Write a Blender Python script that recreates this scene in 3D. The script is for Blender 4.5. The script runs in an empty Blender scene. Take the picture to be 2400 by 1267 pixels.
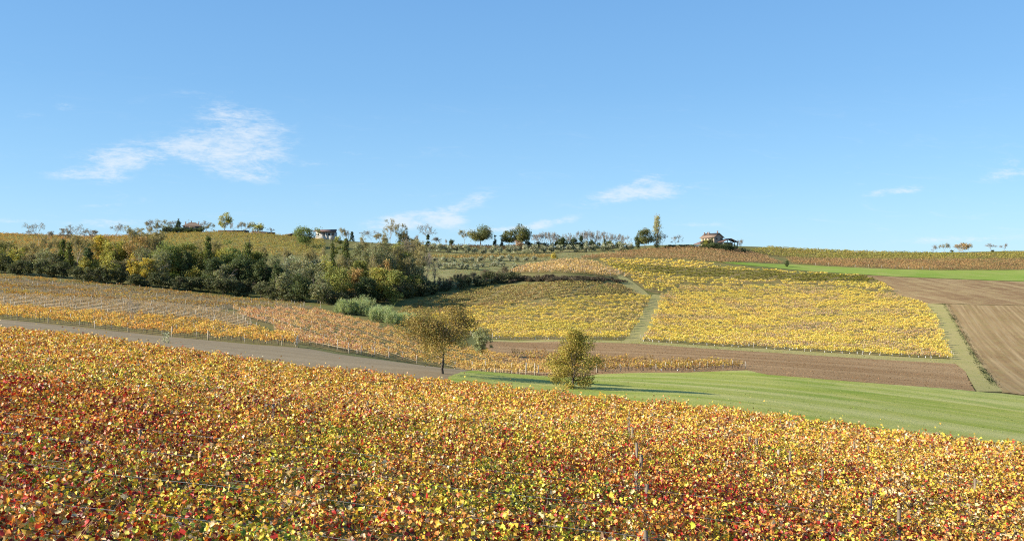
import bpy, math, random
import numpy as np
from mathutils import Vector
from mathutils.geometry import delaunay_2d_cdt

scene = bpy.context.scene
COL = scene.collection
FPX = 1200.0 / math.tan(math.radians(30.0))      # focal length in photo pixels (2400 wide)
VH = 633.5                                       # eye level row of the photo

# ------------------------------------------------------------------ camera
cam_data = bpy.data.cameras.new("camera")
cam_data.sensor_width = 36.0
cam_data.lens = 18.0 / math.tan(math.radians(30.0))
cam_data.clip_start = 0.1
cam_data.clip_end = 20000.0
cam = bpy.data.objects.new("camera", cam_data)
cam.location = (0, 0, 0)
cam.rotation_euler = (math.pi / 2, 0, 0)
COL.objects.link(cam)
scene.camera = cam

# ------------------------------------------------------------------ sun, exposure
SUN_EL = math.radians(25.0)
SUN_H = np.array([-0.968, -0.25]); SUN_H /= np.linalg.norm(SUN_H)
SUN_DIR = Vector((SUN_H[0] * math.cos(SUN_EL), SUN_H[1] * math.cos(SUN_EL), math.sin(SUN_EL)))
sun_data = bpy.data.lights.new("sun", 'SUN')
sun_data.energy = 5.0
sun_data.angle = math.radians(0.5)
sun_data.color = (1.0, 0.93, 0.80)
sun = bpy.data.objects.new("sun", sun_data)
sun.rotation_euler = (-SUN_DIR).to_track_quat('-Z', 'Y').to_euler()
COL.objects.link(sun)
scene.view_settings.view_transform = 'Standard'
scene.view_settings.look = 'None'
scene.view_settings.gamma = 1.0
scene.view_settings.use_curve_mapping = False
scene.view_settings.exposure = 1.08
scene.render.engine = 'CYCLES'
scene.cycles.use_denoising = False
scene.cycles.filter_width = 1.1
scene.cycles.max_bounces = 6
scene.cycles.diffuse_bounces = 3
scene.cycles.glossy_bounces = 2
scene.cycles.transmission_bounces = 4
scene.cycles.transparent_max_bounces = 4


# ------------------------------------------------------------------ node helper
class NT:
    def __init__(self, tree):
        self.t = tree
        self.n = tree.nodes
        self.l = tree.links

    def new(self, typ, **kw):
        nd = self.n.new(typ)
        for k, v in kw.items():
            setattr(nd, k, v)
        return nd

    def link(self, a, b):
        self.l.new(a, b)

    def put(self, sock, v):
        if hasattr(v, 'is_output'):
            self.l.new(v, sock)
        else:
            sock.default_value = v

    def math(self, op, a, b=None, clamp=False):
        nd = self.n.new('ShaderNodeMath'); nd.operation = op; nd.use_clamp = clamp
        self.put(nd.inputs[0], a)
        if b is not None:
            self.put(nd.inputs[1], b)
        return nd.outputs[0]

    def mix(self, fac, a, b, blend='MIX'):
        nd = self.n.new('ShaderNodeMix'); nd.data_type = 'RGBA'; nd.blend_type = blend
        self.put(nd.inputs[0], fac)
        self.put(nd.inputs[6], a if hasattr(a, 'is_output') else (*a[:3], 1))
        self.put(nd.inputs[7], b if hasattr(b, 'is_output') else (*b[:3], 1))
        return nd.outputs[2]

    def ramp(self, fac, stops):
        nd = self.n.new('ShaderNodeValToRGB')
        el = nd.color_ramp.elements
        while len(el) < len(stops):
            el.new(0.5)
        for e, (p, c) in zip(el, stops):
            e.position = p
            e.color = (*c, 1) if len(c) == 3 else c
        self.put(nd.inputs[0], fac)
        return nd.outputs[0]

    def smooth(self, x, lo, hi):
        nd = self.n.new('ShaderNodeMapRange'); nd.interpolation_type = 'SMOOTHSTEP'
        self.put(nd.inputs[0], x)
        nd.inputs[1].default_value = lo; nd.inputs[2].default_value = hi
        return nd.outputs[0]

    def noise(self, vec, scale, detail=4.0, rough=0.55, dist=0.0):
        nd = self.n.new('ShaderNodeTexNoise')
        nd.inputs['Scale'].default_value = scale
        nd.inputs['Detail'].default_value = detail
        nd.inputs['Roughness'].default_value = rough
        nd.inputs['Distortion'].default_value = dist
        if vec is not None:
            self.l.new(vec, nd.inputs['Vector'])
        return nd.outputs[0]

    def mapping(self, vec, loc=(0, 0, 0), rot=(0, 0, 0), sc=(1, 1, 1)):
        nd = self.n.new('ShaderNodeMapping')
        nd.inputs[1].default_value = loc; nd.inputs[2].default_value = rot; nd.inputs[3].default_value = sc
        self.l.new(vec, nd.inputs[0])
        return nd.outputs[0]


# ------------------------------------------------------------------ sky with thin cirrus
def build_world():
    w = bpy.data.worlds.new("World"); scene.world = w; w.use_nodes = True
    nt = NT(w.node_tree); nt.n.clear()
    out = nt.new('ShaderNodeOutputWorld'); bg = nt.new('ShaderNodeBackground')
    bg.inputs['Strength'].default_value = 0.10
    nt.link(bg.outputs[0], out.inputs[0])
    sky = nt.new('ShaderNodeTexSky'); sky.sky_type = 'NISHITA'; sky.sun_disc = False
    sky.sun_elevation = SUN_EL
    sky.sun_rotation = math.atan2(SUN_DIR.x, SUN_DIR.y)
    sky.altitude = 200; sky.air_density = 1.0; sky.dust_density = 0.25; sky.ozone_density = 3.0
    tc = nt.new('ShaderNodeTexCoord')
    sep = nt.new('ShaderNodeSeparateXYZ'); nt.link(tc.outputs['Generated'], sep.inputs[0])
    x, y, z = sep.outputs
    # clear autumn air: deepen the blue smoothly with height above the skyline
    el = nt.math('MAXIMUM', z, 0.0)
    clear = nt.ramp(el, SKY_T)
    clear = nt.mix(1.0, clear, (SKY_GAIN, SKY_GAIN, SKY_GAIN), 'MULTIPLY')
    base = nt.mix(0.22, clear, nt.mix(1.0, sky.outputs[0], (0.85, 0.98, 1.05), 'MULTIPLY'))
    yy = nt.math('MAXIMUM', y, 0.05)
    px = nt.math('DIVIDE', x, yy)                # direction, as slopes to the north
    pz = nt.math('DIVIDE', z, yy)
    cmb = nt.new('ShaderNodeCombineXYZ'); nt.link(px, cmb.inputs[0]); nt.link(pz, cmb.inputs[1])
    vec = cmb.outputs[0]
    rot = nt.mapping(vec, rot=(0, 0, math.radians(3)))
    streak = nt.noise(nt.mapping(rot, sc=(14, 75, 1)), 1.0, 10, 0.7, 0.9)
    puff = nt.noise(nt.mapping(rot, loc=(3, 1, 0), sc=(22, 44, 1)), 1.0, 9, 0.68, 0.5)
    fine = nt.noise(nt.mapping(rot, loc=(7, 2, 0), sc=(90, 300, 1)), 1.0, 6, 0.65, 0.4)
    total = None
    for (u, v, ru, rv, ang, dens) in CLOUDS:
        cx, cz = (u - 1200) / FPX, (VH - v) / FPX
        ca, sa = math.cos(math.radians(ang)), math.sin(math.radians(ang))
        dx = nt.math('SUBTRACT', px, cx); dz = nt.math('SUBTRACT', pz, cz)
        a = nt.math('ADD', nt.math('MULTIPLY', dx, ca / (ru / FPX)), nt.math('MULTIPLY', dz, sa / (ru / FPX)))
        b = nt.math('SUBTRACT', nt.math('MULTIPLY', dz, ca / (rv / FPX)), nt.math('MULTIPLY', dx, sa / (rv / FPX)))
        r2 = nt.math('ADD', nt.math('MULTIPLY', a, a), nt.math('MULTIPLY', b, b))
        m = nt.math('MULTIPLY', nt.math('POWER', 2.718, nt.math('MULTIPLY', r2, -1.1)), dens)
        total = m if total is None else nt.math('ADD', total, m)
    tex = nt.math('ADD', nt.math('ADD', nt.math('MULTIPLY', streak, 0.55), nt.math('MULTIPLY', puff, 0.6)), nt.math('MULTIPLY', fine, 0.35))
    dens = nt.math('ADD', nt.math('MULTIPLY', nt.math('MINIMUM', total, 1.15), 0.62), nt.math('MULTIPLY', nt.math('SUBTRACT', tex, 0.76), 3.0))
    dens = nt.math('MULTIPLY', nt.smooth(dens, -0.02, 1.05), nt.smooth(total, 0.02, 0.7))
    veil = nt.math('MULTIPLY', nt.smooth(streak, 0.52, 0.9), 0.30)
    low = nt.smooth(z, 0.26, 0.02)
    dens = nt.math('ADD', nt.math('MULTIPLY', dens, 0.66), nt.math('MULTIPLY', veil, low), clamp=True)
    dens = nt.math('MULTIPLY', dens, nt.smooth(y, 0.1, 0.3))
    cl = nt.mix(1.0, (4.15, 4.45, 4.75), (1, 1, 1), 'MULTIPLY')
    col = nt.mix(dens, base, cl)
    nt.link(col, bg.inputs[0])


SKY_GAIN = 4.75
SKY_T = [(0.0, (0.44, 0.74, 1.0)), (0.10, (0.305, 0.60, 0.93)), (0.20, (0.215, 0.485, 0.85)), (0.30, (0.175, 0.42, 0.80)), (1.0, (0.11, 0.29, 0.62))]
# u, v, half width, half height (photo pixels of the direction), tilt, density
CLOUDS = [(560, 285, 110, 48, -14, 0.85), (510, 345, 100, 45, 0, 1.0), (610, 350, 80, 45, 0, 0.85), (570, 402, 90, 26, -10, 0.85), (330, 362, 150, 36, 6, 0.72), (250, 385, 90, 30, 10, 0.6),
          (180, 410, 80, 13, 0, 0.65), (255, 420, 55, 14, 0, 0.6), (430, 215, 60, 9, 0, 0.22), (550, 212, 50, 8, 0, 0.2),
          (945, 518, 95, 20, 8, 1.3), (1035, 514, 60, 22, -8, 1.1), (1450, 456, 95, 20, 14, 1.25), (1545, 448, 80, 20, 4, 1.05),
          (1515, 424, 55, 13, 22, 0.75), (1290, 522, 65, 11, 11, 1.3), (1185, 537, 70, 8, 3, 1.0), (2095, 449, 85, 11, 7, 1.05),
          (2365, 408, 75, 13, 8, 0.95), (2350, 380, 90, 14, 4, 0.5), (1110, 472, 65, 20, 20, 0.7), (270, 523, 130, 11, 0, 1.0),
          (235, 483, 60, 9, 0, 0.5), (740, 385, 60, 9, 0, 0.5), (2230, 562, 170, 11, 2, 0.75), (1630, 527, 80, 8, 2, 0.55),
          (150, 250, 30, 12, 0, 0.45), (65, 272, 40, 8, 0, 0.42), (30, 517, 60, 7, 0, 0.85), (830, 358, 40, 7, 0, 0.45)]
build_world()

# ================================================================== terrain
VE = [(-500, 725), (0, 762), (300, 791), (600, 834), (900, 866), (1043, 877), (1200, 897), (1350, 915), (1600, 937), (1800, 958), (2100, 1000), (2400, 1035), (2900, 1090)]
DE = [(-500, 93), (0, 90), (600, 86), (1200, 80), (1800, 69), (2400, 58), (2900, 53)]
def v_edge(u): return np.interp(u, [p[0] for p in VE], [p[1] for p in VE])
def d_edge(u): return np.interp(u, [p[0] for p in DE], [p[1] for p in DE])

CTRL = []
def cz(u, d, z): CTRL.append((u, d, z))
def cv(u, d, v): CTRL.append((u, d, -(v - VH) / FPX * d))
for u in (-700, 0, 600, 1200, 1800, 2400, 3100):
    for d in (2.5, 5, 9, 16, 30):
        X = (u - 1200) / FPX * d
        cz(u, d, -2.66 - 0.083 * d - 0.115 * X - 1.9)
for u in (-500, 0, 300, 600, 900, 1200, 1500, 1800, 2100, 2400, 2900):
    d = float(d_edge(u)); cz(u, d, -(float(v_edge(u)) - VH) / FPX * d - 1.9)
PTS = {
    -500: [(200, 712), (300, 660), (390, 622), (470, 600), (560, 580), (700, 548)],
    0: [(180, 748), (225, 726), (290, 695), (390, 650), (460, 620), (560, 595), (700, 546)],
    300: [(180, 772), (225, 742), (285, 713), (390, 672), (450, 635), (560, 592), (700, 552)],
    450: [(720, 544)],
    600: [(172, 800), (215, 776), (290, 738), (385, 702), (450, 660), (600, 572), (700, 546)],
    760: [(170, 814), (350, 722), (460, 660), (580, 590), (700, 560)],
    900: [(185, 841), (270, 775), (370, 722), (460, 660), (560, 605), (700, 570)],
    1050: [(190, 864), (270, 796), (390, 724), (420, 690), (520, 618), (620, 590), (710, 574)],
    1200: [(180, 879), (240, 828), (290, 798), (400, 711), (440, 672), (480, 645), (540, 622), (640, 592), (720, 577)],
    1330: [(290, 799), (410, 702), (440, 667), (462, 655), (490, 636), (570, 611), (640, 596), (720, 580)],
    1500: [(175, 875), (290, 803), (460, 692), (480, 676), (560, 630), (620, 603), (680, 582)],
    1680: [(690, 580), (610, 612), (520, 666)],
    1800: [(190, 877), (280, 823), (520, 669), (590, 628), (640, 615), (700, 597), (770, 579)],
    2100: [(190, 901), (275, 840), (480, 692), (560, 650), (620, 633), (680, 612), (790, 591)],
    2250: [(190, 914), (270, 850), (440, 714), (560, 655)],
    2400: [(195, 926), (440, 717), (560, 659), (650, 628), (690, 606), (800, 588)],
    2900: [(195, 960), (440, 725), (560, 660), (650, 625), (690, 603), (800, 582)],
}
for u, L in PTS.items():
    for d, v in L:
        cv(u, d, v)
for p in ((1345, 96, 911), (1620, 92, 932), (1043, 98, 878), (1200, 97, 896)):
    cv(*p)
for u in (-900, -200, 500, 1200, 1900, 2600, 3300):
    cz(u, 1050, -6); cz(u, 2200, -40); cz(u, 6000, -80)
CT = np.array(CTRL, float)
def _ab(u, d): return np.stack([(np.asarray(u, float) - 1200) / 900.0, np.log(np.asarray(d, float)) * 1.6], -1)
def _tps_fit():
    P = _ab(CT[:, 0], CT[:, 1]); n = len(P)
    D2 = ((P[:, None] - P[None]) ** 2).sum(-1)
    K = 0.5 * D2 * np.log(D2 + 1e-12) + np.eye(n) * 2e-4
    Q = np.concatenate([np.ones((n, 1)), P], 1)
    A = np.zeros((n + 3, n + 3)); A[:n, :n] = K; A[:n, n:] = Q; A[n:, :n] = Q.T
    w = np.linalg.solve(A, np.concatenate([CT[:, 2], np.zeros(3)]))
    return P, w
_TP, _TW = _tps_fit()
def zud(u, d):
    u, d = np.broadcast_arrays(np.asarray(u, float), np.asarray(d, float))
    sh = u.shape; Q = _ab(u.ravel(), d.ravel()); out = np.empty(len(Q)); n = len(_TP)
    for i in range(0, len(Q), 20000):
        q = Q[i:i + 20000]
        D2 = ((q[:, None] - _TP[None]) ** 2).sum(-1)
        out[i:i + 20000] = (0.5 * D2 * np.log(D2 + 1e-12)) @ _TW[:n] + _TW[n] + q @ _TW[n + 1:]
    return out.reshape(sh)
def gz(x, y):
    y = np.maximum(np.asarray(y, float), 2.0)
    return zud(1200 + FPX * np.asarray(x, float) / y, y)
def wpos(u, d, dz=0.0):
    return np.array([(u - 1200) / FPX * d, d, float(zud(u, d)) + dz])
_DS = np.exp(np.linspace(math.log(60), math.log(900), 700))
def hit(u, v, dmin=115, dmax=830):
    """depth at which the sight line through (u, v) first meets the ground"""
    ds = _DS[(_DS >= dmin) & (_DS <= dmax)]
    g = zud(np.full_like(ds, u), ds); ray = -(v - VH) / FPX * ds
    k = np.nonzero(g >= ray)[0]
    if len(k) == 0:
        return float(ds[np.argmax(g / ds)])
    i = k[0]
    if i == 0:
        return float(ds[0])
    a, b = g[i - 1] - ray[i - 1], g[i] - ray[i]
    return float(ds[i - 1] + (ds[i] - ds[i - 1]) * (-a) / (b - a))


# ================================================================== object helpers
def link(o, parent=None):
    COL.objects.link(o)
    if parent is not None:
        o.parent = parent
    return o
def tag(o, label=None, cat=None, group=None, kind=None):
    if label: o['label'] = label
    if cat: o['category'] = cat
    if group: o['group'] = group
    if kind: o['kind'] = kind
    return o
def thing(name, loc, label, cat, group=None, rz=0.0):
    o = bpy.data.objects.new(name, None)
    o.empty_display_size = 0.2
    o.location = loc; o.rotation_euler = (0, 0, rz)
    return tag(link(o), label, cat, group)
def mesh_np(name, V, F, col=None, mat=None, smooth=False):
    V = np.asarray(V, np.float32); F = np.asarray(F, np.int32)
    me = bpy.data.meshes.new(name)
    m, k = F.shape
    me.vertices.add(len(V)); me.vertices.foreach_set('co', V.ravel())
    me.loops.add(m * k); me.loops.foreach_set('vertex_index', F.ravel())
    me.polygons.add(m); me.polygons.foreach_set('loop_start', np.arange(0, m * k, k, dtype=np.int32))
    if col is not None:
        c4 = np.ones((len(V), 4), np.float32); c4[:, :3] = col
        at = me.attributes.new('tone', 'FLOAT_COLOR', 'POINT'); at.data.foreach_set('color', c4.ravel())
    me.update(calc_edges=True)
    if smooth:
        me.polygons.foreach_set('use_smooth', np.ones(m, bool))
    if mat: me.materials.append(mat)
    return me
def mobj(name, me, parent=None, loc=None):
    o = bpy.data.objects.new(name, me)
    if loc is not None: o.location = loc
    return link(o, parent)

def tubes(segs, sides=5):
    """segs: array (n, 8) p0 r0 p1 r1 -> frustums"""
    S = np.asarray(segs, float)
    p0, r0, p1, r1 = S[:, :3], S[:, 3], S[:, 4:7], S[:, 7]
    d = p1 - p0; L = np.linalg.norm(d, axis=1, keepdims=True) + 1e-9; d /= L
    ref = np.where(np.abs(d[:, 2:3]) > 0.9, np.array([[1., 0, 0]]), np.array([[0, 0, 1.]]))
    a = np.cross(d, ref); a /= np.linalg.norm(a, axis=1, keepdims=True); b = np.cross(d, a)
    th = np.arange(sides) * 2 * math.pi / sides
    ring = a[:, None] * np.cos(th)[None, :, None] + b[:, None] * np.sin(th)[None, :, None]
    V = np.concatenate([p0[:, None] + ring * r0[:, None, None], p1[:, None] + ring * r1[:, None, None]], 1)
    i = np.arange(sides); j = (i + 1) % sides
    f = np.stack([i, j, j + sides, i + sides], 1)
    F = (np.arange(len(S)) * 2 * sides)[:, None, None] + f[None]
    return V.reshape(-1, 3), F.reshape(-1, 4)

def rand_unit(rng, n, bias=None):
    v = rng.normal(size=(n, 3))
    if bias is not None: v = v + bias
    return v / (np.linalg.norm(v, axis=1, keepdims=True) + 1e-9)

LOBE = np.array([(0, -0.42), (0.30, -0.52), (0.55, -0.18), (0.42, 0.02), (0.56, 0.30), (0.22, 0.26), (0, 0.60),
                 (-0.22, 0.26), (-0.56, 0.30), (-0.42, 0.02), (-0.55, -0.18), (-0.30, -0.52)])
def leaf_geo(rng, C, N, size, shape='fold', aspect=0.8):
    """leaf faces at C with normals N -> V, F (triangles), verts per leaf"""
    n = len(C)
    size = np.broadcast_to(np.asarray(size, float), (n,))
    t = np.cross(N, rng.normal(size=(n, 3))); t /= (np.linalg.norm(t, axis=1, keepdims=True) + 1e-9)
    b = np.cross(N, t)
    if shape == 'fold':
        k = rng.uniform(0.0, 0.62, n) * size
        hw = size * aspect * 0.5
        V = np.stack([C - t * (size * 0.5)[:, None], C + b * hw[:, None] + N * k[:, None],
                      C + t * (size * 0.5)[:, None], C - b * hw[:, None] + N * k[:, None]], 1)
        f = np.array([[0, 1, 2], [0, 2, 3]]); nv = 4
    elif shape == 'tri':
        hw = size * aspect * 0.5
        V = np.stack([C - t * (size * 0.5)[:, None] + b * hw[:, None], C - t * (size * 0.5)[:, None] - b * hw[:, None],
                      C + t * (size * 0.6)[:, None]], 1)
        f = np.array([[0, 1, 2]]); nv = 3
    else:
        k = rng.uniform(-0.3, 1.0, n); c2 = rng.uniform(-1.1, 0.8, n)
        lx = LOBE[:, 0][None] * rng.uniform(0.85, 1.1, (n, 12)); ly = LOBE[:, 1][None] * rng.uniform(0.9, 1.1, (n, 12))
        lz = k[:, None] * np.abs(lx) + c2[:, None] * ly * ly + rng.uniform(-0.05, 0.05, (n, 12))
        V = C[:, None] + size[:, None, None] * (b[:, None] * lx[..., None] + t[:, None] * ly[..., None] + N[:, None] * lz[..., None])
        V = np.concatenate([V, C[:, None]], 1)
        f = np.array([[i, (i + 1) % 12, 12] for i in range(12)]); nv = 13
    F = (np.arange(n) * nv)[:, None, None] + f[None]
    return V.reshape(-1, 3), F.reshape(-1, 3), nv

class Fbm:
    """smooth world-space variation used for the natural colour of plants"""
    def __init__(self, seed, wave):
        r = np.random.default_rng(seed)
        self.k = rand_unit(r, 10) * (2 * math.pi / (wave * r.uniform(0.5, 1.7, 10)))[:, None]
        self.p = r.uniform(0, 6.28, 10)
    def __call__(self, P):
        P = np.asarray(P) * np.array([1, 1, 0.3])
        return np.sin(P @ self.k.T + self.p).sum(1) / 3.2
def pick(rng, weights, colors, jit=0.15):
    """weights (n, m) -> colours (n, 3)"""
    w = np.clip(weights, 1e-4, None); w = w / w.sum(1, keepdims=True)
    i = (np.cumsum(w, 1) < rng.random((len(w), 1))).sum(1).clip(0, w.shape[1] - 1)
    c = np.asarray(colors)[i]
    return c * (1 + rng.normal(size=(len(c), 1)) * jit).clip(0.5, 1.6) * (1 + rng.normal(size=c.shape) * 0.06).clip(0.7, 1.3)


# ================================================================== materials
def new_mat(name):
    m = bpy.data.materials.new(name); m.use_nodes = True
    nt = NT(m.node_tree); nt.n.clear()
    out = nt.new('ShaderNodeOutputMaterial')
    return m, nt, out
def principled(nt, color, rough=0.8, spec=0.2, normal=None):
    p = nt.new('ShaderNodeBsdfPrincipled')
    nt.put(p.inputs['Base Color'], color if hasattr(color, 'is_output') else (*color, 1))
    nt.put(p.inputs['Roughness'], rough)
    p.inputs['Specular IOR Level'].default_value = spec
    if normal is not None: nt.link(normal, p.inputs['Normal'])
    return p.outputs[0]
def leaf_mat(name, trans=0.4, rough=0.45, spec=0.35, warm=(1.25, 1.0, 0.6), from_object=False):
    m, nt, out = new_mat(name)
    if from_object:
        oi = nt.new('ShaderNodeObjectInfo'); c = oi.outputs['Color']
    else:
        at = nt.new('ShaderNodeAttribute', attribute_name='tone'); c = at.outputs['Color']
    geo = nt.new('ShaderNodeNewGeometry')
    veins = nt.noise(geo.outputs['Position'], 28.0, 3, 0.6)
    c = nt.mix(nt.math('MULTIPLY', nt.smooth(veins, 0.35, 0.75), 0.35), c, nt.mix(1.0, c, (0.62, 0.5, 0.45), 'MULTIPLY'))
    p = principled(nt, c, rough, spec)
    tr = nt.new('ShaderNodeBsdfTranslucent')
    nt.link(nt.mix(1.0, c, warm, 'MULTIPLY'), tr.inputs[0])
    mx = nt.new('ShaderNodeMixShader'); mx.inputs[0].default_value = trans
    nt.link(p, mx.inputs[1]); nt.link(tr.outputs[0], mx.inputs[2]); nt.link(mx.outputs[0], out.inputs[0])
    return m
def plain_mat(name, c1, c2, scale=3.0, rough=0.85, spec=0.15, stretch=(1, 1, 1), bump=0.0):
    m, nt, out = new_mat(name)
    tc = nt.new('ShaderNodeTexCoord')
    v = nt.mapping(tc.outputs['Object'], sc=stretch)
    n = nt.noise(v, scale, 5, 0.6)
    c = nt.mix(nt.smooth(n, 0.3, 0.7), c1, c2)
    nrm = None
    if bump:
        b = nt.new('ShaderNodeBump'); b.inputs['Strength'].default_value = bump; nt.link(n, b.inputs['Height']); nrm = b.outputs[0]
    nt.link(principled(nt, c, rough, spec, nrm), out.inputs[0])
    return m
def ground_mat(name, cols, scales, streak=None, bump=0.4, bscale=1.2, bdist=0.3, furrow=None, rough=0.95):
    """cols: three colours blended by two noises; streak=(angle, long, short, colour, amount)"""
    m, nt, out = new_mat(name)
    geo = nt.new('ShaderNodeNewGeometry'); P = geo.outputs['Position']
    n1 = nt.noise(P, scales[0], 5, 0.6); n2 = nt.noise(P, scales[1], 6, 0.65)
    c = nt.mix(nt.smooth(n1, 0.36, 0.64), cols[0], cols[1])
    c = nt.mix(nt.math('MULTIPLY', nt.smooth(n2, 0.42, 0.7), 0.8), c, cols[2])
    fine = nt.noise(P, 5.0, 4, 0.7)
    c = nt.mix(nt.math('MULTIPLY', nt.smooth(fine, 0.4, 0.75), 0.35), c, nt.mix(1.0, c, (0.55, 0.55, 0.5), 'MULTIPLY'))
    if streak:
        ang, lo, sh, scol, amt = streak
        v = nt.mapping(P, rot=(0, 0, -ang), sc=(1, 1, 1))
        v = nt.mapping(v, sc=(1.0 / lo, 1.0 / sh, 0.0))
        s = nt.noise(v, 1.0, 5, 0.62, 0.25)
        c = nt.mix(nt.math('MULTIPLY', nt.smooth(s, 0.42, 0.68), amt), c, scol)
    h = nt.noise(P, bscale, 6, 0.7)
    if furrow:
        ang, wl, wob = furrow
        v = nt.mapping(P, rot=(0, 0, -ang))
        wv = nt.new('ShaderNodeTexWave'); wv.wave_type = 'BANDS'; wv.bands_direction = 'Y'
        wv.inputs['Scale'].default_value = 0.314 / wl; wv.inputs['Distortion'].default_value = wob
        wv.inputs['Detail'].default_value = 3; wv.inputs['Detail Scale'].default_value = 0.4
        nt.link(v, wv.inputs[0])
        h = nt.math('ADD', h, nt.math('MULTIPLY', wv.outputs[1], 0.7))
    b = nt.new('ShaderNodeBump'); b.inputs['Strength'].default_value = bump; b.inputs['Distance'].default_value = bdist
    nt.link(h, b.inputs['Height'])
    nt.link(principled(nt, c, rough, 0.05, b.outputs[0]), out.inputs[0])
    return m

VINE_LEAF = leaf_mat("vine_leaf", 0.24, 0.46, 0.32)
VINE_FAR = leaf_mat("vine_leaf_far", 0.34, 0.7, 0.06)
VINE_LEAF_SINGLE = leaf_mat("vine_leaf_single", 0.24, 0.46, 0.32, from_object=True)
TREE_LEAF = leaf_mat("tree_leaf", 0.36, 0.65, 0.12, (1.1, 1.05, 0.6))
BARK = plain_mat("bark", (0.055, 0.042, 0.032), (0.13, 0.105, 0.08), 4, stretch=(1, 1, 0.3), bump=0.4)
BARK_PALE = plain_mat("bark_pale", (0.20, 0.16, 0.125), (0.33, 0.275, 0.22), 3, stretch=(1, 1, 0.3))
VINE_WOOD = plain_mat("vine_wood", (0.05, 0.035, 0.025), (0.13, 0.095, 0.07), 14, stretch=(1, 1, 0.3), bump=0.5)
CANE = plain_mat("cane", (0.23, 0.12, 0.06), (0.34, 0.2, 0.1), 8)
POST_WOOD = plain_mat("post_wood", (0.14, 0.10, 0.065), (0.31, 0.24, 0.17), 9, stretch=(1, 1, 0.15), bump=0.4)
POST_PALE = plain_mat("post_pale", (0.36, 0.31, 0.24), (0.50, 0.44, 0.35), 6)
WIRE = plain_mat("wire", (0.20, 0.19, 0.18), (0.32, 0.31, 0.29), 2, rough=0.5, spec=0.5)
HOSE = plain_mat("hose", (0.44, 0.33, 0.19), (0.54, 0.42, 0.26), 2, rough=0.6)
WHITE_TUBE = plain_mat("white_tube", (0.70, 0.69, 0.65), (0.82, 0.81, 0.78), 4)


# ================================================================== the ground
def build_ground():
    us = np.linspace(-1000, 3400, 300); ds = np.exp(np.linspace(math.log(2.2), math.log(6000), 330))
    U, D = np.meshgrid(us, ds)
    Z = zud(U, D); X = (U - 1200) / FPX * D
    V = np.stack([X, D, Z], -1).reshape(-1, 3)
    r, c = U.shape
    i = (np.arange(r - 1)[:, None] * c + np.arange(c - 1)[None]).ravel()
    F = np.stack([i, i + 1, i + c + 1, i + c], 1)
    m = ground_mat("dry_grass", [(0.14, 0.135, 0.045), (0.20, 0.165, 0.065), (0.11, 0.12, 0.035)], (0.02, 0.12), bump=0.5)
    tag(mobj("ground", mesh_np("ground", V, F, None, m, True)), kind='structure')
build_ground()

def ud(p, dmin=115):
    if p[0] == 'd':
        return (float(p[1]), float(p[2]))
    return (float(p[0]), hit(p[0], p[1], p[2] if len(p) > 2 else dmin))
def poly_ud(pts, dmin=115): return [ud(p, dmin) for p in pts]
def poly_xy(pud): return np.array([((u - 1200) / FPX * d, d) for u, d in pud])
LAYER = [0.03]
def sheet(name, pud, mat, step=0.022, rough_edge=0.0, seed=1):
    """a field drawn as its own thin sheet that follows the ground"""
    rng = np.random.default_rng(seed)
    P = _ab([p[0] for p in pud], [p[1] for p in pud]); B = []
    for a, b in zip(P, np.roll(P, -1, 0)):
        n = max(1, int(np.linalg.norm(b - a) / step))
        for k in range(n):
            q = a + (b - a) * k / n
            if k and rough_edge: q = q + rng.normal(size=2) * rough_edge
            B.append(q)
    B = np.array(B); lo, hi = B.min(0), B.max(0)
    gx, gy = np.meshgrid(np.arange(lo[0], hi[0], step), np.arange(lo[1], hi[1], step))
    G = np.stack([gx.ravel(), gy.ravel()], 1) + 0.003
    n = len(B)
    vs = [Vector(q) for q in np.concatenate([B, G])]
    res = delaunay_2d_cdt(vs, [], [list(range(n))], 1, 1e-6)
    vv = np.array([tuple(q) for q in res[0]]); ff = [f for f in res[2] if len(f) == 3]
    U = vv[:, 0] * 900 + 1200; D = np.exp(vv[:, 1] / 1.6)
    LAYER[0] += 0.005
    V = np.stack([(U - 1200) / FPX * D, D, zud(U, D) + LAYER[0]], 1)
    F = np.array(ff, np.int32)
    a, b, c = V[F[:, 0]], V[F[:, 1]], V[F[:, 2]]
    flip = np.cross(b - a, c - a)[:, 2] < 0
    F[flip] = F[flip][:, ::-1]
    return tag(mobj(name, mesh_np(name, V, F, None, mat, True)), kind='structure')

def ang_px(p, q):
    a, b = poly_xy([ud(p), ud(q)]); return math.atan2(b[1] - a[1], b[0] - a[0])

GRASS = ground_mat("meadow_grass", [(0.185, 0.25, 0.030), (0.285, 0.31, 0.056), (0.38, 0.355, 0.095)], (0.03, 0.10),
                   streak=(math.radians(-8), 130, 13, (0.45, 0.41, 0.16), 0.8), bump=0.35, bscale=2.5)
GRASS_BRIGHT = ground_mat("young_grass", [(0.17, 0.255, 0.035), (0.23, 0.29, 0.055), (0.29, 0.30, 0.085)], (0.012, 0.05), bump=0.3)
SOIL = ground_mat("ploughed_soil", [(0.27, 0.160, 0.075), (0.33, 0.205, 0.10), (0.22, 0.130, 0.060)], (0.03, 0.7),
                  streak=(ang_px((1300, 815), (2200, 870)), 110, 6, (0.38, 0.25, 0.13), 0.7), bump=0.8, bscale=1.6, bdist=0.3,
                  furrow=(ang_px((1300, 815), (2200, 870)), 1.1, 1.5))
SOIL_RIGHT = ground_mat("harrowed_soil", [(0.24, 0.148, 0.068), (0.29, 0.19, 0.09), (0.28, 0.215, 0.085)], (0.02, 0.25),
                        streak=(ang_px((2300, 830), (2230, 730)), 120, 2.6, (0.39, 0.28, 0.145), 0.8), bump=0.35, bscale=1.3, bdist=0.12,
                        furrow=(ang_px((2300, 830), (2230, 730)), 2.3, 2.0))
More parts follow.
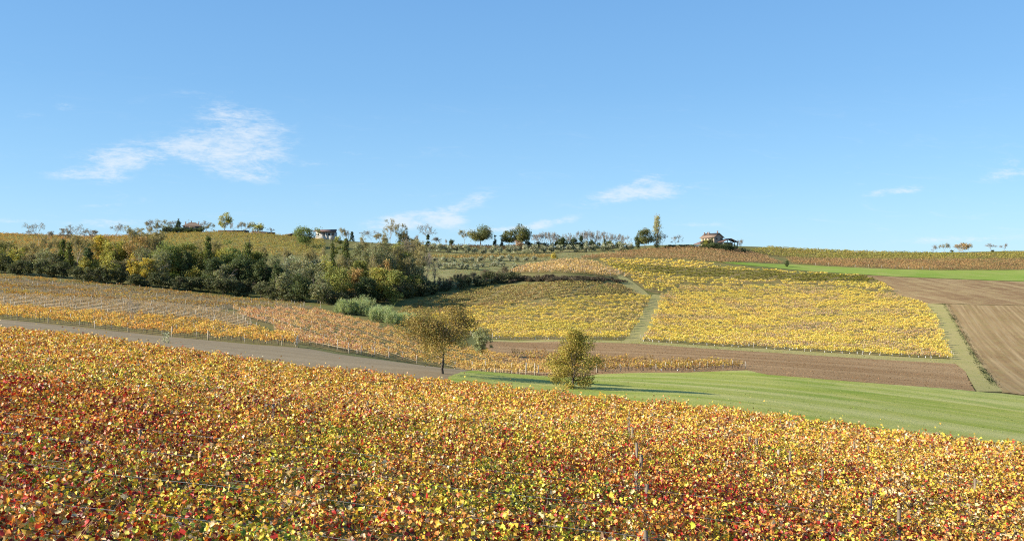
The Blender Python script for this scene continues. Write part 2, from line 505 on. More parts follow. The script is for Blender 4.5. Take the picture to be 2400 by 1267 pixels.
SOIL_UP = ground_mat("upper_soil", [(0.21, 0.125, 0.062), (0.26, 0.162, 0.08), (0.34, 0.25, 0.115)], (0.02, 0.12),
                     streak=(ang_px((2350, 700), (2150, 655)), 120, 9, (0.38, 0.28, 0.14), 0.7), bump=0.6)
SOIL_STRIP = ground_mat("fallow_strip", [(0.25, 0.188, 0.112), (0.28, 0.212, 0.126), (0.23, 0.168, 0.098)], (0.03, 0.4),
                        streak=(ang_px((100, 755), (600, 803)), 60, 5, (0.31, 0.24, 0.15), 0.5), bump=0.25, bscale=1.0)
VINE_SOIL = ground_mat("vineyard_floor", [(0.20, 0.155, 0.055), (0.24, 0.175, 0.075), (0.16, 0.16, 0.045)], (0.05, 0.3), bump=0.5)
VINE_SOIL_BARE = ground_mat("bare_vineyard_floor", [(0.185, 0.14, 0.075), (0.225, 0.165, 0.09), (0.16, 0.145, 0.055)], (0.05, 0.3), bump=0.5)
ORCHARD = ground_mat("orchard_grass", [(0.20, 0.195, 0.085), (0.235, 0.22, 0.10), (0.22, 0.165, 0.09)], (0.02, 0.07),
                     streak=(0.05, 60, 5, (0.19, 0.22, 0.075), 0.6), bump=0.4)
LANE = ground_mat("lane_grass", [(0.30, 0.27, 0.095), (0.34, 0.29, 0.11), (0.38, 0.30, 0.14)], (0.05, 0.25), bump=0.4)
SLOPE_L = ground_mat("slope_vines_floor", [(0.17, 0.17, 0.05), (0.22, 0.185, 0.06), (0.20, 0.135, 0.055)], (0.02, 0.06),
                     streak=(0.1, 60, 4, (0.14, 0.16, 0.045), 0.6), bump=0.4)

F1_BOT = [(-250, 727), (0, 749), (150, 764), (300, 780), (450, 795), (600, 809), (700, 816)]
F1_TOP = [(690, 794), (600, 777), (520, 764), (440, 753), (300, 742), (150, 734), (0, 726), (-250, 712)]
F2_TOP = [(575, 752), (540, 738), (500, 729), (400, 719), (200, 706), (0, 695), (-250, 676)]
F3_TOP = [(-250, 634), (0, 651), (200, 666), (400, 682), (600, 704), (700, 716), (755, 724)]
P_F1 = poly_ud(F1_BOT + F1_TOP)
P_F2 = poly_ud(list(reversed(F1_TOP[1:])) + F2_TOP)
P_F3 = poly_ud(F3_TOP + [(640, 724), (525, 724)] + F2_TOP[2:])
P_F4 = poly_ud([(530, 727), (650, 727), (765, 733), (800, 747), (900, 775), (960, 793), (1020, 803), (1100, 818), (1150, 832), (1220, 848),
                (1310, 862), (1310, 880), (1200, 877), (1043, 861), (900, 840), (800, 826), (728, 811), (640, 774), (580, 750)])
P_F5 = poly_ud([(985, 765), (1060, 780), (1160, 794), (1300, 796), (1450, 797), (1470, 793), (1526, 697), (1500, 694), (1400, 699), (1300, 705), (1200, 714), (1100, 724), (1010, 742)])
P_F6 = poly_ud([(925, 738), (955, 716), (1000, 698), (1100, 678), (1200, 669), (1300, 662), (1400, 660), (1458, 667), (1500, 691), (1400, 696), (1200, 711), (1020, 738)])
P_F7 = poly_ud([(1503, 800), (1650, 810), (1800, 818), (2000, 830), (2228, 842), (2222, 815), (2190, 742), (2168, 715), (2100, 694), (2000, 680), (1900, 674), (1800, 671), (1600, 672), (1550, 693)])
P_F8 = poly_ud([(1540, 688), (1600, 667), (1800, 666), (1900, 669), (2000, 676), (2105, 689), (2050, 657), (2000, 645), (1985, 646), (1850, 639), (1700, 628), (1640, 616), (1500, 609), (1400, 610), (1440, 632), (1480, 655), (1512, 680)])
P_F9 = poly_ud([(1345, 606), (1400, 598), (1500, 586), (1600, 581.5), (1700, 582.5), (1750, 588), (1800, 603), (1835, 617), (1690, 617), (1640, 611), (1500, 605), (1400, 607)])
P_F10 = poly_ud([(1745, 590), (1800, 580), (1950, 586), (2100, 593), (2300, 595), (2450, 590), (2700, 585), (2700, 604), (2450, 607), (2100, 608), (1860, 604)])
P_F11 = poly_ud([(1842, 606), (2100, 610), (2450, 609), (2700, 607), (2700, 625), (2450, 629), (2200, 633), (2000, 627), (1860, 619)])
P_F12 = poly_ud([(1160, 829), (1290, 834), (1400, 846), (1600, 852), (1735, 856), (1740, 865), (1600, 871), (1400, 874), (1320, 872), (1300, 860)])
P_KN = poly_ud([(1190, 638), (1230, 624), (1300, 613), (1340, 609), (1390, 614), (1440, 634), (1470, 650), (1400, 646), (1330, 641), (1250, 640)])
P_STRIP = [ud(p) for p in F1_BOT] + [ud(p) for p in [(728, 819), (800, 832), (900, 845), (1043, 866), (1110, 874)]] + \
          [(u, float(d_edge(u)) - 1.0) for u in (1060, 800, 400, 0, -250)]
P_MEADOW = [(u, float(d_edge(u)) - 1.0) for u in (1010, 1200, 1500, 1800, 2100, 2400, 2800)] + \
           [ud(p) for p in [(2800, 955), (2400, 928), (2290, 918), (2150, 906), (1950, 891), (1800, 879), (1750, 868), (1600, 874), (1400, 878), (1300, 884), (1110, 876)]]
P_VERGE = poly_ud([(1130, 795), (1300, 796), (1500, 800), (1650, 810), (1800, 818), (2000, 830), (2240, 843), (2262, 872), (2245, 853), (2000, 839), (1800, 826), (1650, 817), (1500, 806), (1300, 801), (1130, 799)])
P_BROWN = poly_ud([(1130, 798), (1300, 800), (1500, 805), (1650, 816), (1800, 825), (2000, 838), (2245, 852), (2262, 870), (2286, 917), (2150, 906), (1950, 891), (1800, 879), (1750, 868), (1600, 874), (1400, 878), (1300, 884), (1150, 834)])
P_RIGHT = poly_ud([(2216, 713), (2300, 715), (2450, 718), (2800, 726), (2800, 962), (2450, 931), (2350, 920)])
P_UP = poly_ud([(2000, 643), (2100, 649), (2250, 655), (2400, 660), (2700, 662), (2700, 722), (2450, 717), (2300, 714), (2170, 712), (2105, 690), (2050, 657)])
P_GREEN = poly_ud([(1660, 613), (1700, 614), (1860, 619.5), (2000, 627), (2200, 633.5), (2450, 629), (2700, 625), (2700, 661), (2400, 659), (2250, 654), (2100, 648), (2000, 641.5), (1850, 631)])
P_LANE = poly_ud([(1462, 799), (1508, 801), (1560, 692), (1530, 690), (1525, 697)])
P_LANE2 = poly_ud([(1370, 606), (1440, 634), (1475, 655), (1512, 682), (1528, 697), (1495, 692), (1460, 668), (1440, 640)])
P_RLANE = poly_ud([(2168, 711), (2216, 714), (2350, 918), (2290, 918), (2262, 870), (2228, 844)])
P_OR1 = poly_ud([(1000, 585), (1150, 585), (1290, 585), (1290, 578), (1150, 577.5), (1000, 576)])
P_OR2 = poly_ud([(1010, 606), (1150, 605), (1290, 603), (1290, 597), (1150, 598), (1010, 599)])
P_ORCH = poly_ud([(985, 690), (1000, 600), (1100, 582), (1300, 584), (1480, 590), (1345, 606), (1280, 612), (1190, 638), (1200, 655), (1100, 665)])
P_SLOPE = poly_ud([(-250, 625), (-250, 552), (0, 548), (300, 553), (450, 546), (600, 548), (760, 561), (760, 600), (600, 600), (300, 620), (100, 612)])
sheet("slope_field", P_SLOPE, SLOPE_L)
sheet("orchard_terrace", P_ORCH, ORCHARD)
for p in (P_F1, P_F4, P_F5, P_F6, P_F7, P_F8, P_F9, P_F10, P_F11, P_KN):
    sheet("vineyard_floor", p, VINE_SOIL)
for p in (P_F2, P_F3):
    sheet("vineyard_floor", p, VINE_SOIL_BARE)
sheet("fallow_strip", P_STRIP, SOIL_STRIP, rough_edge=0.0028)
sheet("ploughed_field", P_BROWN, SOIL, rough_edge=0.0022)
sheet("grass_verge", P_VERGE, LANE)
sheet("meadow", P_MEADOW, GRASS, rough_edge=0.0025)
sheet("ploughed_field", P_UP, SOIL_UP, rough_edge=0.0022)
sheet("grass_strip", P_GREEN, GRASS_BRIGHT)
sheet("ploughed_field", P_RIGHT, SOIL_RIGHT, rough_edge=0.0022)
sheet("grass_lane", P_LANE, LANE)
sheet("grass_lane", P_LANE2, LANE)
sheet("grass_lane", P_RLANE, LANE)

# ================================================================== trees
KINDS = {
    # colour, second colour, cover, crown base, shape, bark
    'egg':      ((0.38, 0.32, 0.085), (0.52, 0.41, 0.12), 1.4, 0.03, 'egg', BARK),
    'olive':    ((0.22, 0.235, 0.065), (0.30, 0.295, 0.085), 1.4, 0.18, 'round', BARK),
    'greyolive': ((0.215, 0.225, 0.115), (0.28, 0.275, 0.145), 1.1, 0.15, 'round', BARK_PALE),
    'silver':   ((0.312, 0.324, 0.204), (0.396, 0.396, 0.264), 1.5, 0.12, 'round', BARK),
    'green':    ((0.16, 0.21, 0.06), (0.24, 0.265, 0.085), 1.6, 0.15, 'round', BARK),
    'dark':     ((0.068, 0.095, 0.041), (0.121, 0.142, 0.054), 1.9, 0.05, 'round', BARK),
    'oak':      ((0.138, 0.161, 0.057), (0.241, 0.218, 0.081), 2.0, 0.03, 'oak', BARK),
    'ivy':      ((0.104, 0.150, 0.046), (0.221, 0.221, 0.058), 1.9, 0.02, 'column', BARK),
    'yellow':   ((0.56, 0.43, 0.07), (0.44, 0.36, 0.08), 1.3, 0.12, 'round', BARK),
    'yelgreen': ((0.425, 0.391, 0.092), (0.322, 0.310, 0.081), 1.3, 0.15, 'round', BARK),
    'brown':    ((0.363, 0.237, 0.099), (0.440, 0.319, 0.121), 1.2, 0.12, 'round', BARK_PALE),
    'thin':     ((0.34, 0.30, 0.14), (0.42, 0.36, 0.17), 0.75, 0.20, 'bare', BARK_PALE),
    'bare':     ((0.27, 0.24, 0.20), (0.31, 0.275, 0.23), 0.18, 0.15, 'bare', BARK_PALE),
    'plantation': ((0.28, 0.25, 0.215), (0.32, 0.285, 0.24), 0.15, 0.3, 'bare', BARK_PALE),
    'rust':     ((0.34, 0.21, 0.12), (0.38, 0.26, 0.15), 1.6, 0.02, 'round', BARK),
    'conifer':  ((0.054, 0.084, 0.038), (0.096, 0.120, 0.048), 1.9, 0.06, 'cone', BARK),
    'poplar':   ((0.36, 0.34, 0.14), (0.44, 0.41, 0.20), 1.2, 0.04, 'column', BARK_PALE),
    'thicket':  ((0.085, 0.085, 0.045), (0.13, 0.115, 0.07), 1.5, 0.0, 'round', BARK),
    'grove_olive': ((0.34, 0.355, 0.23), (0.44, 0.44, 0.31), 1.7, 0.05, 'round', BARK),
}
def bare_skeleton(rng, H, W, base, d):
    """repeatedly forking leafless crown, scaled to its height and width"""
    segs = []
    def grow(p, v, L, r, lev):
        v = v / np.linalg.norm(v); k = 2 if lev < 3 else 1; q = p
        for i in range(k):
            e = q + (v + rng.normal(size=3) * 0.10) * L / k
            segs.append([*q, r * (1 - .12 * i), *e, r * (1 - .12 * (i + 1))]); q = e
        if lev >= 5: return
        for _ in range(3 if lev in (0, 1, 3) else 2):
            w = v * 1.0 + rng.normal(size=3) * (0.55 + 0.03 * lev) + np.array([0, 0, 0.12])
            grow(q, w, L * rng.uniform(0.62, 0.86), r * 0.62, lev + 1)
    grow(np.array([0., 0, 0]), np.array([0, 0, 1.0]), 0.35 + max(base, 0.1) * 1.6, 1.0, 0)
    S = np.array(segs)
    zt = max(S[:, 2].max(), S[:, 6].max()); hw = np.percentile(np.hypot(S[:, 4], S[:, 5]), 96)
    for o in (0, 4):
        S[:, o + 2] *= H / zt; S[:, o:o + 2] *= (W / 2) / hw
    r0 = max(0.012 * H, 0.06); S[:, 3] *= r0; S[:, 7] *= r0
    S[0, 2] -= 0.4
    return S, S[S[:, 7] < r0 * 0.3][:, 4:7]
def skeleton(rng, H, W, base, shape, fine, lean=(0, 0)):
    """tapered trunk, limbs and twigs -> segment array and the tips"""
    segs = []
    r0 = max(0.045 * W ** 0.5 * H ** 0.5 * 0.45, 0.05) if shape != 'column' else 0.018 * H
    top = H * (0.92 if shape in ('column', 'cone') else min(0.8, max(base + 0.22, 0.42)))
    p = np.array([0., 0, -0.4]); n = 5; trunk = []
    for k in range(1, n + 1):
        f = k / n
        q = np.array([lean[0] * f * H + rng.normal() * 0.012 * H, lean[1] * f * H + rng.normal() * 0.012 * H, top * f])
        ra, rb = r0 * (1.25 - 0.75 * (k - 1) / n), r0 * (1.25 - 0.75 * f)
        segs.append((*p, ra, *q, rb)); trunk.append((p, q, rb)); p = q
    frontier = []
    nl = 7 if shape in ('round', 'oak') else 12
    for i in range(nl):
        f = rng.uniform(max(base + 0.06, 0.25), 0.95) if shape in ('round', 'oak') else (base + 0.1 + 0.85 * (i + 0.5) / nl)
        f = min(f * H / top, 0.99); k = min(int(f * n), n - 1)
        a, b, rb = trunk[k]; s = a + (b - a) * (f * n - k)
        az = i * 2.4 + rng.uniform(-.5, .5); 
        if shape == 'column': out, up = 0.30 * W, 0.16 * H
        elif shape == 'cone': out, up = 0.5 * W * (1 - f) + 0.1, 0.02 * H
        else: out, up = rng.uniform(0.26, 0.40) * W, rng.uniform(0.10, 0.42) * (H - s[2])
        e = s + np.array([math.cos(az) * out, math.sin(az) * out, up])
        m = (s + e) / 2 + np.array([0, 0, -0.05 * H]) + rng.normal(size=3) * 0.02 * H
        r = rb * 0.55
        segs.append((*s, r, *m, r * 0.75)); segs.append((*m, r * 0.75, *e, r * 0.4))
        frontier += [(m, e - m, r * 0.6), (e, e - m, r * 0.42)]
    tips = [f[0] for f in frontier]
    spread = W * 0.22
    for lev in range(fine):
        nxt = []
        kids = (3, 3, 4, 3)[lev]
        for (s, dr, r) in frontier:
            L = np.linalg.norm(dr) + 1e-6; dn = dr / L
            for _ in range(kids):
                v = dn * 0.75 + rng.normal(size=3) * 0.55 + np.array([0, 0, 0.28 if shape != 'column' else 0.8])
                v = v / np.linalg.norm(v) * spread * rng.uniform(0.6, 1.25)
                s2 = s + rng.uniform(-0.35, 0) * dr * 0.5
                e = s2 + v
                if e[2] > H * 1.02: e[2] = H * rng.uniform(0.93, 1.02)
                h = math.hypot(e[0], e[1])
                if h > W * 0.52: e[:2] *= W * 0.52 / h
                segs.append((*s2, r * 0.7, *e, r * 0.35)); nxt.append((e, v, r * 0.5))
        frontier = nxt; spread *= 0.62
        tips += [f[0] for f in frontier]
    return segs, np.array(tips)

def crown_leaves(rng, H, W, base, shape, col, col2, cover, ls, gaps=0.18, tips=None):
    Hc = H * (1 - base); area = math.pi * W * Hc * 0.8
    nC = int(np.clip(area / (W * 0.30) ** 2 * 2.2, 16, 90))
    dirs = rand_unit(rng, nC)
    if shape == 'oak': dirs[:, 2] = np.where(dirs[:, 2] < -0.2, dirs[:, 2] * 0.6, dirs[:, 2])
    rad = rng.uniform(0.35, 1.0, nC) ** 0.6 * 0.84
    if shape == 'bare':
        n = int(np.clip(area / (ls * ls * 0.55) * cover, 30, 6000)); n = max(n, 30)
        P = tips[rng.integers(0, len(tips), n)] + rng.normal(size=(n, 3)) * ls * 0.9
        V, F, nv = leaf_geo(rng, P, rand_unit(rng, n), ls * rng.uniform(0.5, 1.1, n), 'fold', 0.5)
        t = rng.random((n, 1)); tone = (np.asarray(col) * (1 - t) + np.asarray(col2) * t) * np.clip(1 + rng.normal(size=(n, 1)) * .18, .5, 1.5)
        return V, F, np.repeat(tone, nv, 0)
    lob = Fbm(int(rng.integers(1e6)), 1.6); rad = rad * np.clip(1 + 0.26 * lob(dirs * np.array([1, 1, 3.3])), 0.55, 1.3)
    C = dirs * rad[:, None] * np.array([W / 2, W / 2, Hc / 2])
    C[:, 2] += H * base + Hc / 2
    if shape == 'cone':
        h = rng.random(nC) ** 1.3; az = rng.uniform(0, 6.28, nC); rr = (1 - h) * W / 2 * rng.uniform(0.5, 0.95, nC)
        C = np.stack([np.cos(az) * rr, np.sin(az) * rr, H * base + h * Hc], 1)
    if shape == 'egg':
        nC = 80; h = rng.random(nC) ** 0.9; az = rng.uniform(0, 6.28, nC)
        rr = W / 2 * np.sin(np.clip(h * 0.80 + 0.17, 0, 1) * math.pi) ** 0.7 * rng.uniform(0.25, 0.95, nC) * np.clip(1 + .25 * np.sin(az * 2 + h * 5), .6, 1.2)
        C = np.stack([np.cos(az) * rr, np.sin(az) * rr, H * base + h * Hc * 0.97], 1)
    if shape == 'column':
        nC = 260; h = rng.random(nC); az = rng.uniform(0, 6.28, nC)
        rr = W / 2 * np.sin(np.clip(h * 0.88 + 0.1, 0, 1) * math.pi) ** 0.6 * rng.uniform(0.1, 0.75, nC); gaps = -1
        C = np.stack([np.cos(az) * rr, np.sin(az) * rr, H * base + h * Hc * 0.96], 1)
    if tips is not None and len(tips) > 8 and shape == 'round' and base > 0.1:
        k = rng.integers(0, len(tips), nC // 3); C[:len(k)] = tips[k] + rng.normal(size=(len(k), 3)) * 0.05 * W
        C[:, 2] = np.maximum(C[:, 2], H * base * 0.8)
    fb = Fbm(int(rng.integers(1e6)), W * 0.7)
    keep = fb(C * np.array([1, 1, 3.3])) > (-1.2 + gaps * 3)
    if keep.sum() > 6: C = C[keep]
    cr = W * 0.13 * rng.uniform(0.55, 1.6, len(C))
    if shape in ('column', 'cone'): cr *= 1.25
    n = int(area / (ls * ls * 0.55) * cover * (1.0 if ls < 0.2 else 0.66)); n = int(np.clip(n, 60, 14000))
    w = cr ** 2; idx = rng.choice(len(C), n, p=w / w.sum())
    off = rand_unit(rng, n) * (rng.random(n) ** 0.4)[:, None] * cr[idx][:, None] * np.array([1.15, 1.15, 0.8])
    # a few stragglers break the outline
    st = rng.random(n) < 0.14; off[st] *= rng.uniform(1.0, 1.9, (st.sum(), 1))
    P = C[idx] + off
    P[:, 2] = np.clip(P[:, 2], 0.1, H * 1.03)
    N = rand_unit(rng, n, off / (cr[idx][:, None] + 1e-6) * 0.9 + np.array([-0.35, -0.08, 0.45]))
    V, F, nv = leaf_geo(rng, P, N, ls * rng.uniform(0.6, 1.3, n) * (1.0 if ls < 0.2 else 1.25), 'fold' if ls < 0.2 else 'tri', 0.8)
    mixc = np.clip(rng.normal(0.4, 0.35, len(C)), 0, 1)[idx][:, None]
    tone = (np.asarray(col) * (1 - mixc) + np.asarray(col2) * mixc) * np.clip(1 + rng.normal(size=(n, 1)) * 0.20, 0.5, 1.6) * \
        np.clip(1 + rng.normal(size=(n, 3)) * 0.07, 0.7, 1.3) * np.clip(1 + rng.normal(size=(len(C), 1)) * 0.16, 0.6, 1.4)[idx]
    return V, F, np.repeat(tone, nv, 0)

TREE_N = [0]
def tree(kind, u, d, vtop, wpx, label, cat='tree', group=None, name=None, hmin=1.0, ls=None, base=None, cover=None, fine=None, lean=(0, 0), seed=None, sink=0.1, gaps=0.28, col=None, col2=None):
    TREE_N[0] += 1
    rng = np.random.default_rng(seed or (1000 + TREE_N[0] * 17))
    if kind in ('oak', 'dark', 'green'): gaps = min(gaps, 0.12)
    c1, c2, cov, bs, shape, bark = KINDS[kind]
    c1 = col or c1; c2 = col2 or c2
    base = bs if base is None else base; cover = cov if cover is None else cover
    p = wpos(u, d, -sink)
    H = max(hmin, (-(vtop - VH) / FPX * d) - p[2]); W = wpx / FPX * d
    nm = name or {'conifer': 'conifer', 'thicket': 'shrub', 'rust': 'shrub', 'poplar': 'poplar_tree', 'grove_olive': 'olive_tree'}.get(kind, 'tree')
    root = thing(nm, p, label, cat, group)
    bare = kind in ('bare', 'plantation', 'thin')
    fine = (3 if bare else 1) if fine is None else fine
    if shape == 'bare':
        S, tips = bare_skeleton(rng, H, W, base, d)
    else:
        segs, tips = skeleton(rng, H, W, base, shape, fine, lean); S = np.array(segs)
    if bare or d > 300:
        S[:, 3] = np.maximum(S[:, 3], d * 0.00010); S[:, 7] = np.maximum(S[:, 7], d * 0.00008)
    V, F = tubes(S, 5 if d < 150 else (3 if bare else 4))
    mobj("trunk", mesh_np("trunk", V, F, None, bark, True), root)
    if ls is None: ls = max(0.26, d * (0.0005 if bare else 0.00078))
    if cover > 0:
        V, F, c = crown_leaves(rng, H, W, base, shape, c1, c2, cover, ls, gaps, tips)
        mobj("crown", mesh_np("crown", V, F, c, TREE_LEAF), root)
    return root

# ---- the two trees at the edge of the near vineyard
tree('olive', 1039, 98, 722, 160, "umbrella shaped tree on a dark bare trunk at the edge of the near vineyard", seed=15, ls=0.16, base=0.30, cover=1.8,
     fine=3, lean=(-0.015, 0), gaps=0.34, col=(0.27, 0.205, 0.066), col2=(0.40, 0.30, 0.10), sink=0.15)
tree('egg', 1345, 96, 770, 108, "bushy olive green tree leafed almost to the ground on the green meadow", seed=9, ls=0.14, base=0.03, cover=2.4,
     fine=2, gaps=0.12, col=(0.34, 0.29, 0.07), col2=(0.47, 0.375, 0.10), sink=0.15)
tree('silver', 1132, 228, 760, 46, "grey green willow like bush behind the umbrella shaped tree", 'bush', name='bush', ls=0.2, base=0.02, cover=1.9,
     col=(0.29, 0.31, 0.15), col2=(0.37, 0.39, 0.20))
tree('bare', 305, 186, 690, 44, "leafless sapling standing among the golden vines above the pale strip", 'sapling', name='sapling', fine=3, ls=0.15, base=0.3)

# ---- skyline
SKY_TREES = [
    ('bare', 90, 600, 523, 46, "leafless broad topped tree rising above the orange slope at the far left skyline"),
    ('bare', 168, 600, 527, 54, "leafless wide tree on the skyline between the broad topped tree and the yellow one"),
    ('bare', 272, 640, 524, 36, "faint leafless tree on the skyline above the yellow tree"),
    ('bare', 205, 640, 537, 26, "low faint twiggy bush on the skyline left of the yellow tree"),
    ('bare', 357, 690, 517, 34, "grey twiggy tree left of the hedge of the hipped roof house"),
    ('thin', 382, 695, 516, 30, "grey brown rounded tree touching the hedge of the hipped roof house"),
    ('bare', 404, 700, 519, 26, "thin bare tree next to the dark conifer by the hipped roof house"),
    ('conifer', 418, 700, 511, 18, "dark conifer beside the hipped roof house"),
    ('bare', 477, 715, 518, 20, "bare rounded tree just right of the hipped roof house"),
    ('thin', 495, 715, 524, 20, "brownish small tree between the hipped roof house and the tall pale tree"),
    ('yelgreen', 527, 700, 499, 30, "tall pale yellow green tree on the skyline above the long dark wall"),
    ('bare', 547, 715, 524, 18, "small bare tree right under the tall pale yellow green tree"),
    ('thin', 566, 715, 522, 14, "first small round tree right of the tall pale tree on the skyline"),
    ('thin', 575, 715, 524, 13, "second small round tree right of the tall pale tree on the skyline"),
    ('thin', 585, 715, 525, 13, "third small round tree right of the tall pale tree on the skyline"),
    ('yelgreen', 603, 705, 521, 32, "rounded pale olive tree at the middle of the long dark wall"),
    ('bare', 634, 710, 535, 16, "tiny bare bush at the end of the long dark wall"),
    ('green', 718, 600, 527, 64, "round green tree in front of the white walled modern house"),
    ('thin', 797, 680, 535, 24, "brownish bare tree at the right end of the white walled modern house"),
    ('bare', 810, 680, 541, 18, "small grey tree between the modern house and the little dark conifer"),
    ('conifer', 825, 685, 543, 13, "little dark conifer standing alone right of the modern house"),
    ('bare', 868, 670, 542, 40, "wide leafless bush left of the tall feathery tree"),
    ('thin', 914, 640, 515, 42, "tall feathery tree with thin pale leaves on the skyline above the wood"),
    ('thin', 942, 645, 527, 26, "shorter feathery tree next to the tall feathery one"),
    ('dark', 946, 650, 542, 28, "round dark green tree at the foot of the feathery trees"),
    ('bare', 1001, 670, 527, 42, "leafless airy tree on the skyline with a dark shrub in its crown"),
    ('conifer', 1003, 668, 548, 12, "dark shrub under the leafless airy tree"),
    ('bare', 982, 670, 552, 16, "small bare tree left of the leafless airy tree"),
    ('dark', 1057, 690, 560, 12, "small dark round bush alone on the ridge"),
    ('bare', 1047, 695, 562, 8, "tiny twiggy bush beside the small dark round bush"),
    ('thin', 1088, 700, 541, 28, "leafless pinkish tree left of the large dark oak"),
    ('oak', 1127, 690, 527, 52, "large dark oak with open crown at the head of the olive terraces"),
    ('conifer', 1160, 690, 552, 11, "thin dark conifer between the two large oaks"),
    ('conifer', 1176, 695, 560, 9, "low dark conifer left of the paired oaks"),
    ('oak', 1193, 690, 537, 34, "smaller left one of the paired dark oaks"),
    ('oak', 1222, 688, 526, 46, "taller right one of the paired dark oaks"),
    ('rust', 1216, 655, 562, 30, "reddish brown rounded shrub under the paired dark oaks"),
    ('dark', 1317, 690, 553, 20, "dark evergreen at the left of the bare plantation"),
    ('dark', 1345, 690, 553, 18, "dark evergreen in the middle of the bare plantation"),
    ('conifer', 1362, 690, 553, 15, "dark pointed evergreen right of the middle of the bare plantation"),
    ('conifer', 1417, 690, 560, 9, "narrow dark evergreen among the bare trunks towards the poplar"),
    ('bare', 1467, 690, 553, 22, "bare rounded tree at the right end of the plantation"),
    ('oak', 1512, 672, 536, 36, "rounded olive dark tree close beside the tall poplar"),
    ('dark', 1494, 674, 550, 16, "low dark bush left of the rounded tree by the poplar"),
    ('poplar', 1540, 672, 504, 25, "tall slender pale poplar on the knoll"),
    ('bare', 1553, 674, 546, 18, "bare dark tree leaning against the right side of the poplar"),
    ('bare', 1584, 680, 552, 26, "bare rounded tree between the poplar and the stone farmhouse"),
    ('bare', 1737, 690, 561, 22, "leafless scraggly shrub right of the farmhouse porch"),
    ('bare', 2187, 775, 575, 18, "faint bare tree leftmost of the far right skyline group"),
    ('thin', 2213, 772, 571, 20, "dark twiggy tree second in the far right skyline group"),
    ('dark', 2231, 770, 585, 7, "tiny dark bush between the trees of the far right skyline group"),
    ('brown', 2257, 768, 566, 30, "rounded reddish dark tree largest of the far right skyline group"),
    ('bare', 2323, 765, 572, 22, "scraggly bare tree right of the rounded reddish tree"),
    ('bare', 2354, 770, 573, 18, "faint bare tree last on the right skyline"),
    ('dark', 2326, 762, 588, 8, "small dark bush at the foot of the scraggly bare tree"),
    ('yellow', 1298, 575, 592, 19, "bright yellow bush at the top corner of the pale knoll vineyard"),
]
for k, u, d, vt, w, lab in SKY_TREES:
    if k in ('bare', 'thin'): w *= 1.3; vt -= 2
    if k in ('oak', 'dark', 'brown', 'yelgreen'): w *= 1.12
    tree(k, u, d, vt, w, lab, 'bush' if 'bush' in lab or 'shrub' in lab else 'tree', "trees along the skyline",
         name='bush' if ('bush' in lab or 'shrub' in lab) else None, hmin=1.5)
rs = np.random.default_rng(77)
EXTRA = [('thin', 345, 690, 521, 30, "grey twiggy bush leftmost of the clump left of the hipped roof villa"), ('thin', 368, 692, 524, 26, "low grey brown bush in the clump left of the hipped roof villa"), ('greyolive', 392, 690, 526, 24, "low olive bush just left of the villa hedge"),
         ('thin', 330, 660, 533, 34, "spreading brown bush on the slope crest left of the villa clump"), ('greyolive', 310, 640, 536, 30, "olive brown bush on the crest above the bright yellow tree"), ('thin', 485, 708, 530, 18, "small brown bush against the right end of the villa"),
         ('bare', 148, 610, 536, 40, "low leafless thicket left of the wide skyline tree"), ('bare', 225, 640, 540, 34, "low leafless thicket right of the wide skyline tree"), ('bare', 118, 610, 541, 26, "small leafless thicket by the broad topped skyline tree"),
         ('thin', 890, 655, 548, 34, "low brownish bush left of the tall feathery tree"), ('greyolive', 965, 655, 556, 26, "low greyish bush right of the round dark tree"), ('bare', 1025, 680, 556, 24, "low leafless bush right of the airy tree")]
for k, u, d, vt, w, lab in EXTRA:
    tree(k, u, d, vt, w, lab, 'bush', "bushes along the skyline", name='bush', hmin=1.5, base=0.03, cover=max(0.9, KINDS[k][2]))
for i in range(17):
    u = 1236 + i * 14 + rs.uniform(-3, 3)
    tree('greyolive' if i % 3 == 1 else 'dark', u, 694 + rs.uniform(-4, 4), rs.uniform(560, 568), rs.uniform(14, 22), "%s low bush from the left at the foot of the bare plantation" % ["first", "second", "third", "fourth", "fifth", "sixth", "seventh", "eighth", "ninth", "tenth", "eleventh", "twelfth", "thirteenth", "fourteenth", "fifteenth", "sixteenth", "seventeenth"][i],
         'bush', "low bushes under the bare plantation", name='bush', hmin=1.5, base=0.0, fine=0)
ORD = ["first", "second", "third", "fourth", "fifth", "sixth", "seventh", "eighth", "ninth", "tenth", "eleventh", "twelfth", "thirteenth", "fourteenth",
       "fifteenth", "sixteenth", "seventeenth", "eighteenth", "nineteenth", "twentieth", "twenty-first", "twenty-second", "twenty-third", "twenty-fourth",
       "twenty-fifth", "twenty-sixth", "twenty-seventh", "twenty-eighth", "twenty-ninth", "thirtieth"] + ["%d%s" % (i, {1: 'st', 2: 'nd', 3: 'rd'}.get(i % 10, 'th')) for i in range(31, 90)]
PL = [(1252, 549), (1262, 547), (1272, 543), (1281, 545), (1291, 545), (1297, 544), (1308, 546), (1326, 549), (1335, 547), (1352, 543), (1366, 541), (1376, 539), (1386, 540), (1396, 541), (1406, 542), (1416, 543), (1426, 545), (1437, 550), (1452, 549)]
PL += [(u + 5, vt + 3) for u, vt in PL[::2]]; PL.sort()
for i, (u, vt) in enumerate(PL):
    tree('plantation', u, 705 + rs.uniform(-8, 8), vt - 2, rs.uniform(16, 26), "%s bare upright tree from the left in the leafless plantation on the ridge" % ORD[i], 'tree',
         "bare trees of the plantation on the ridge")
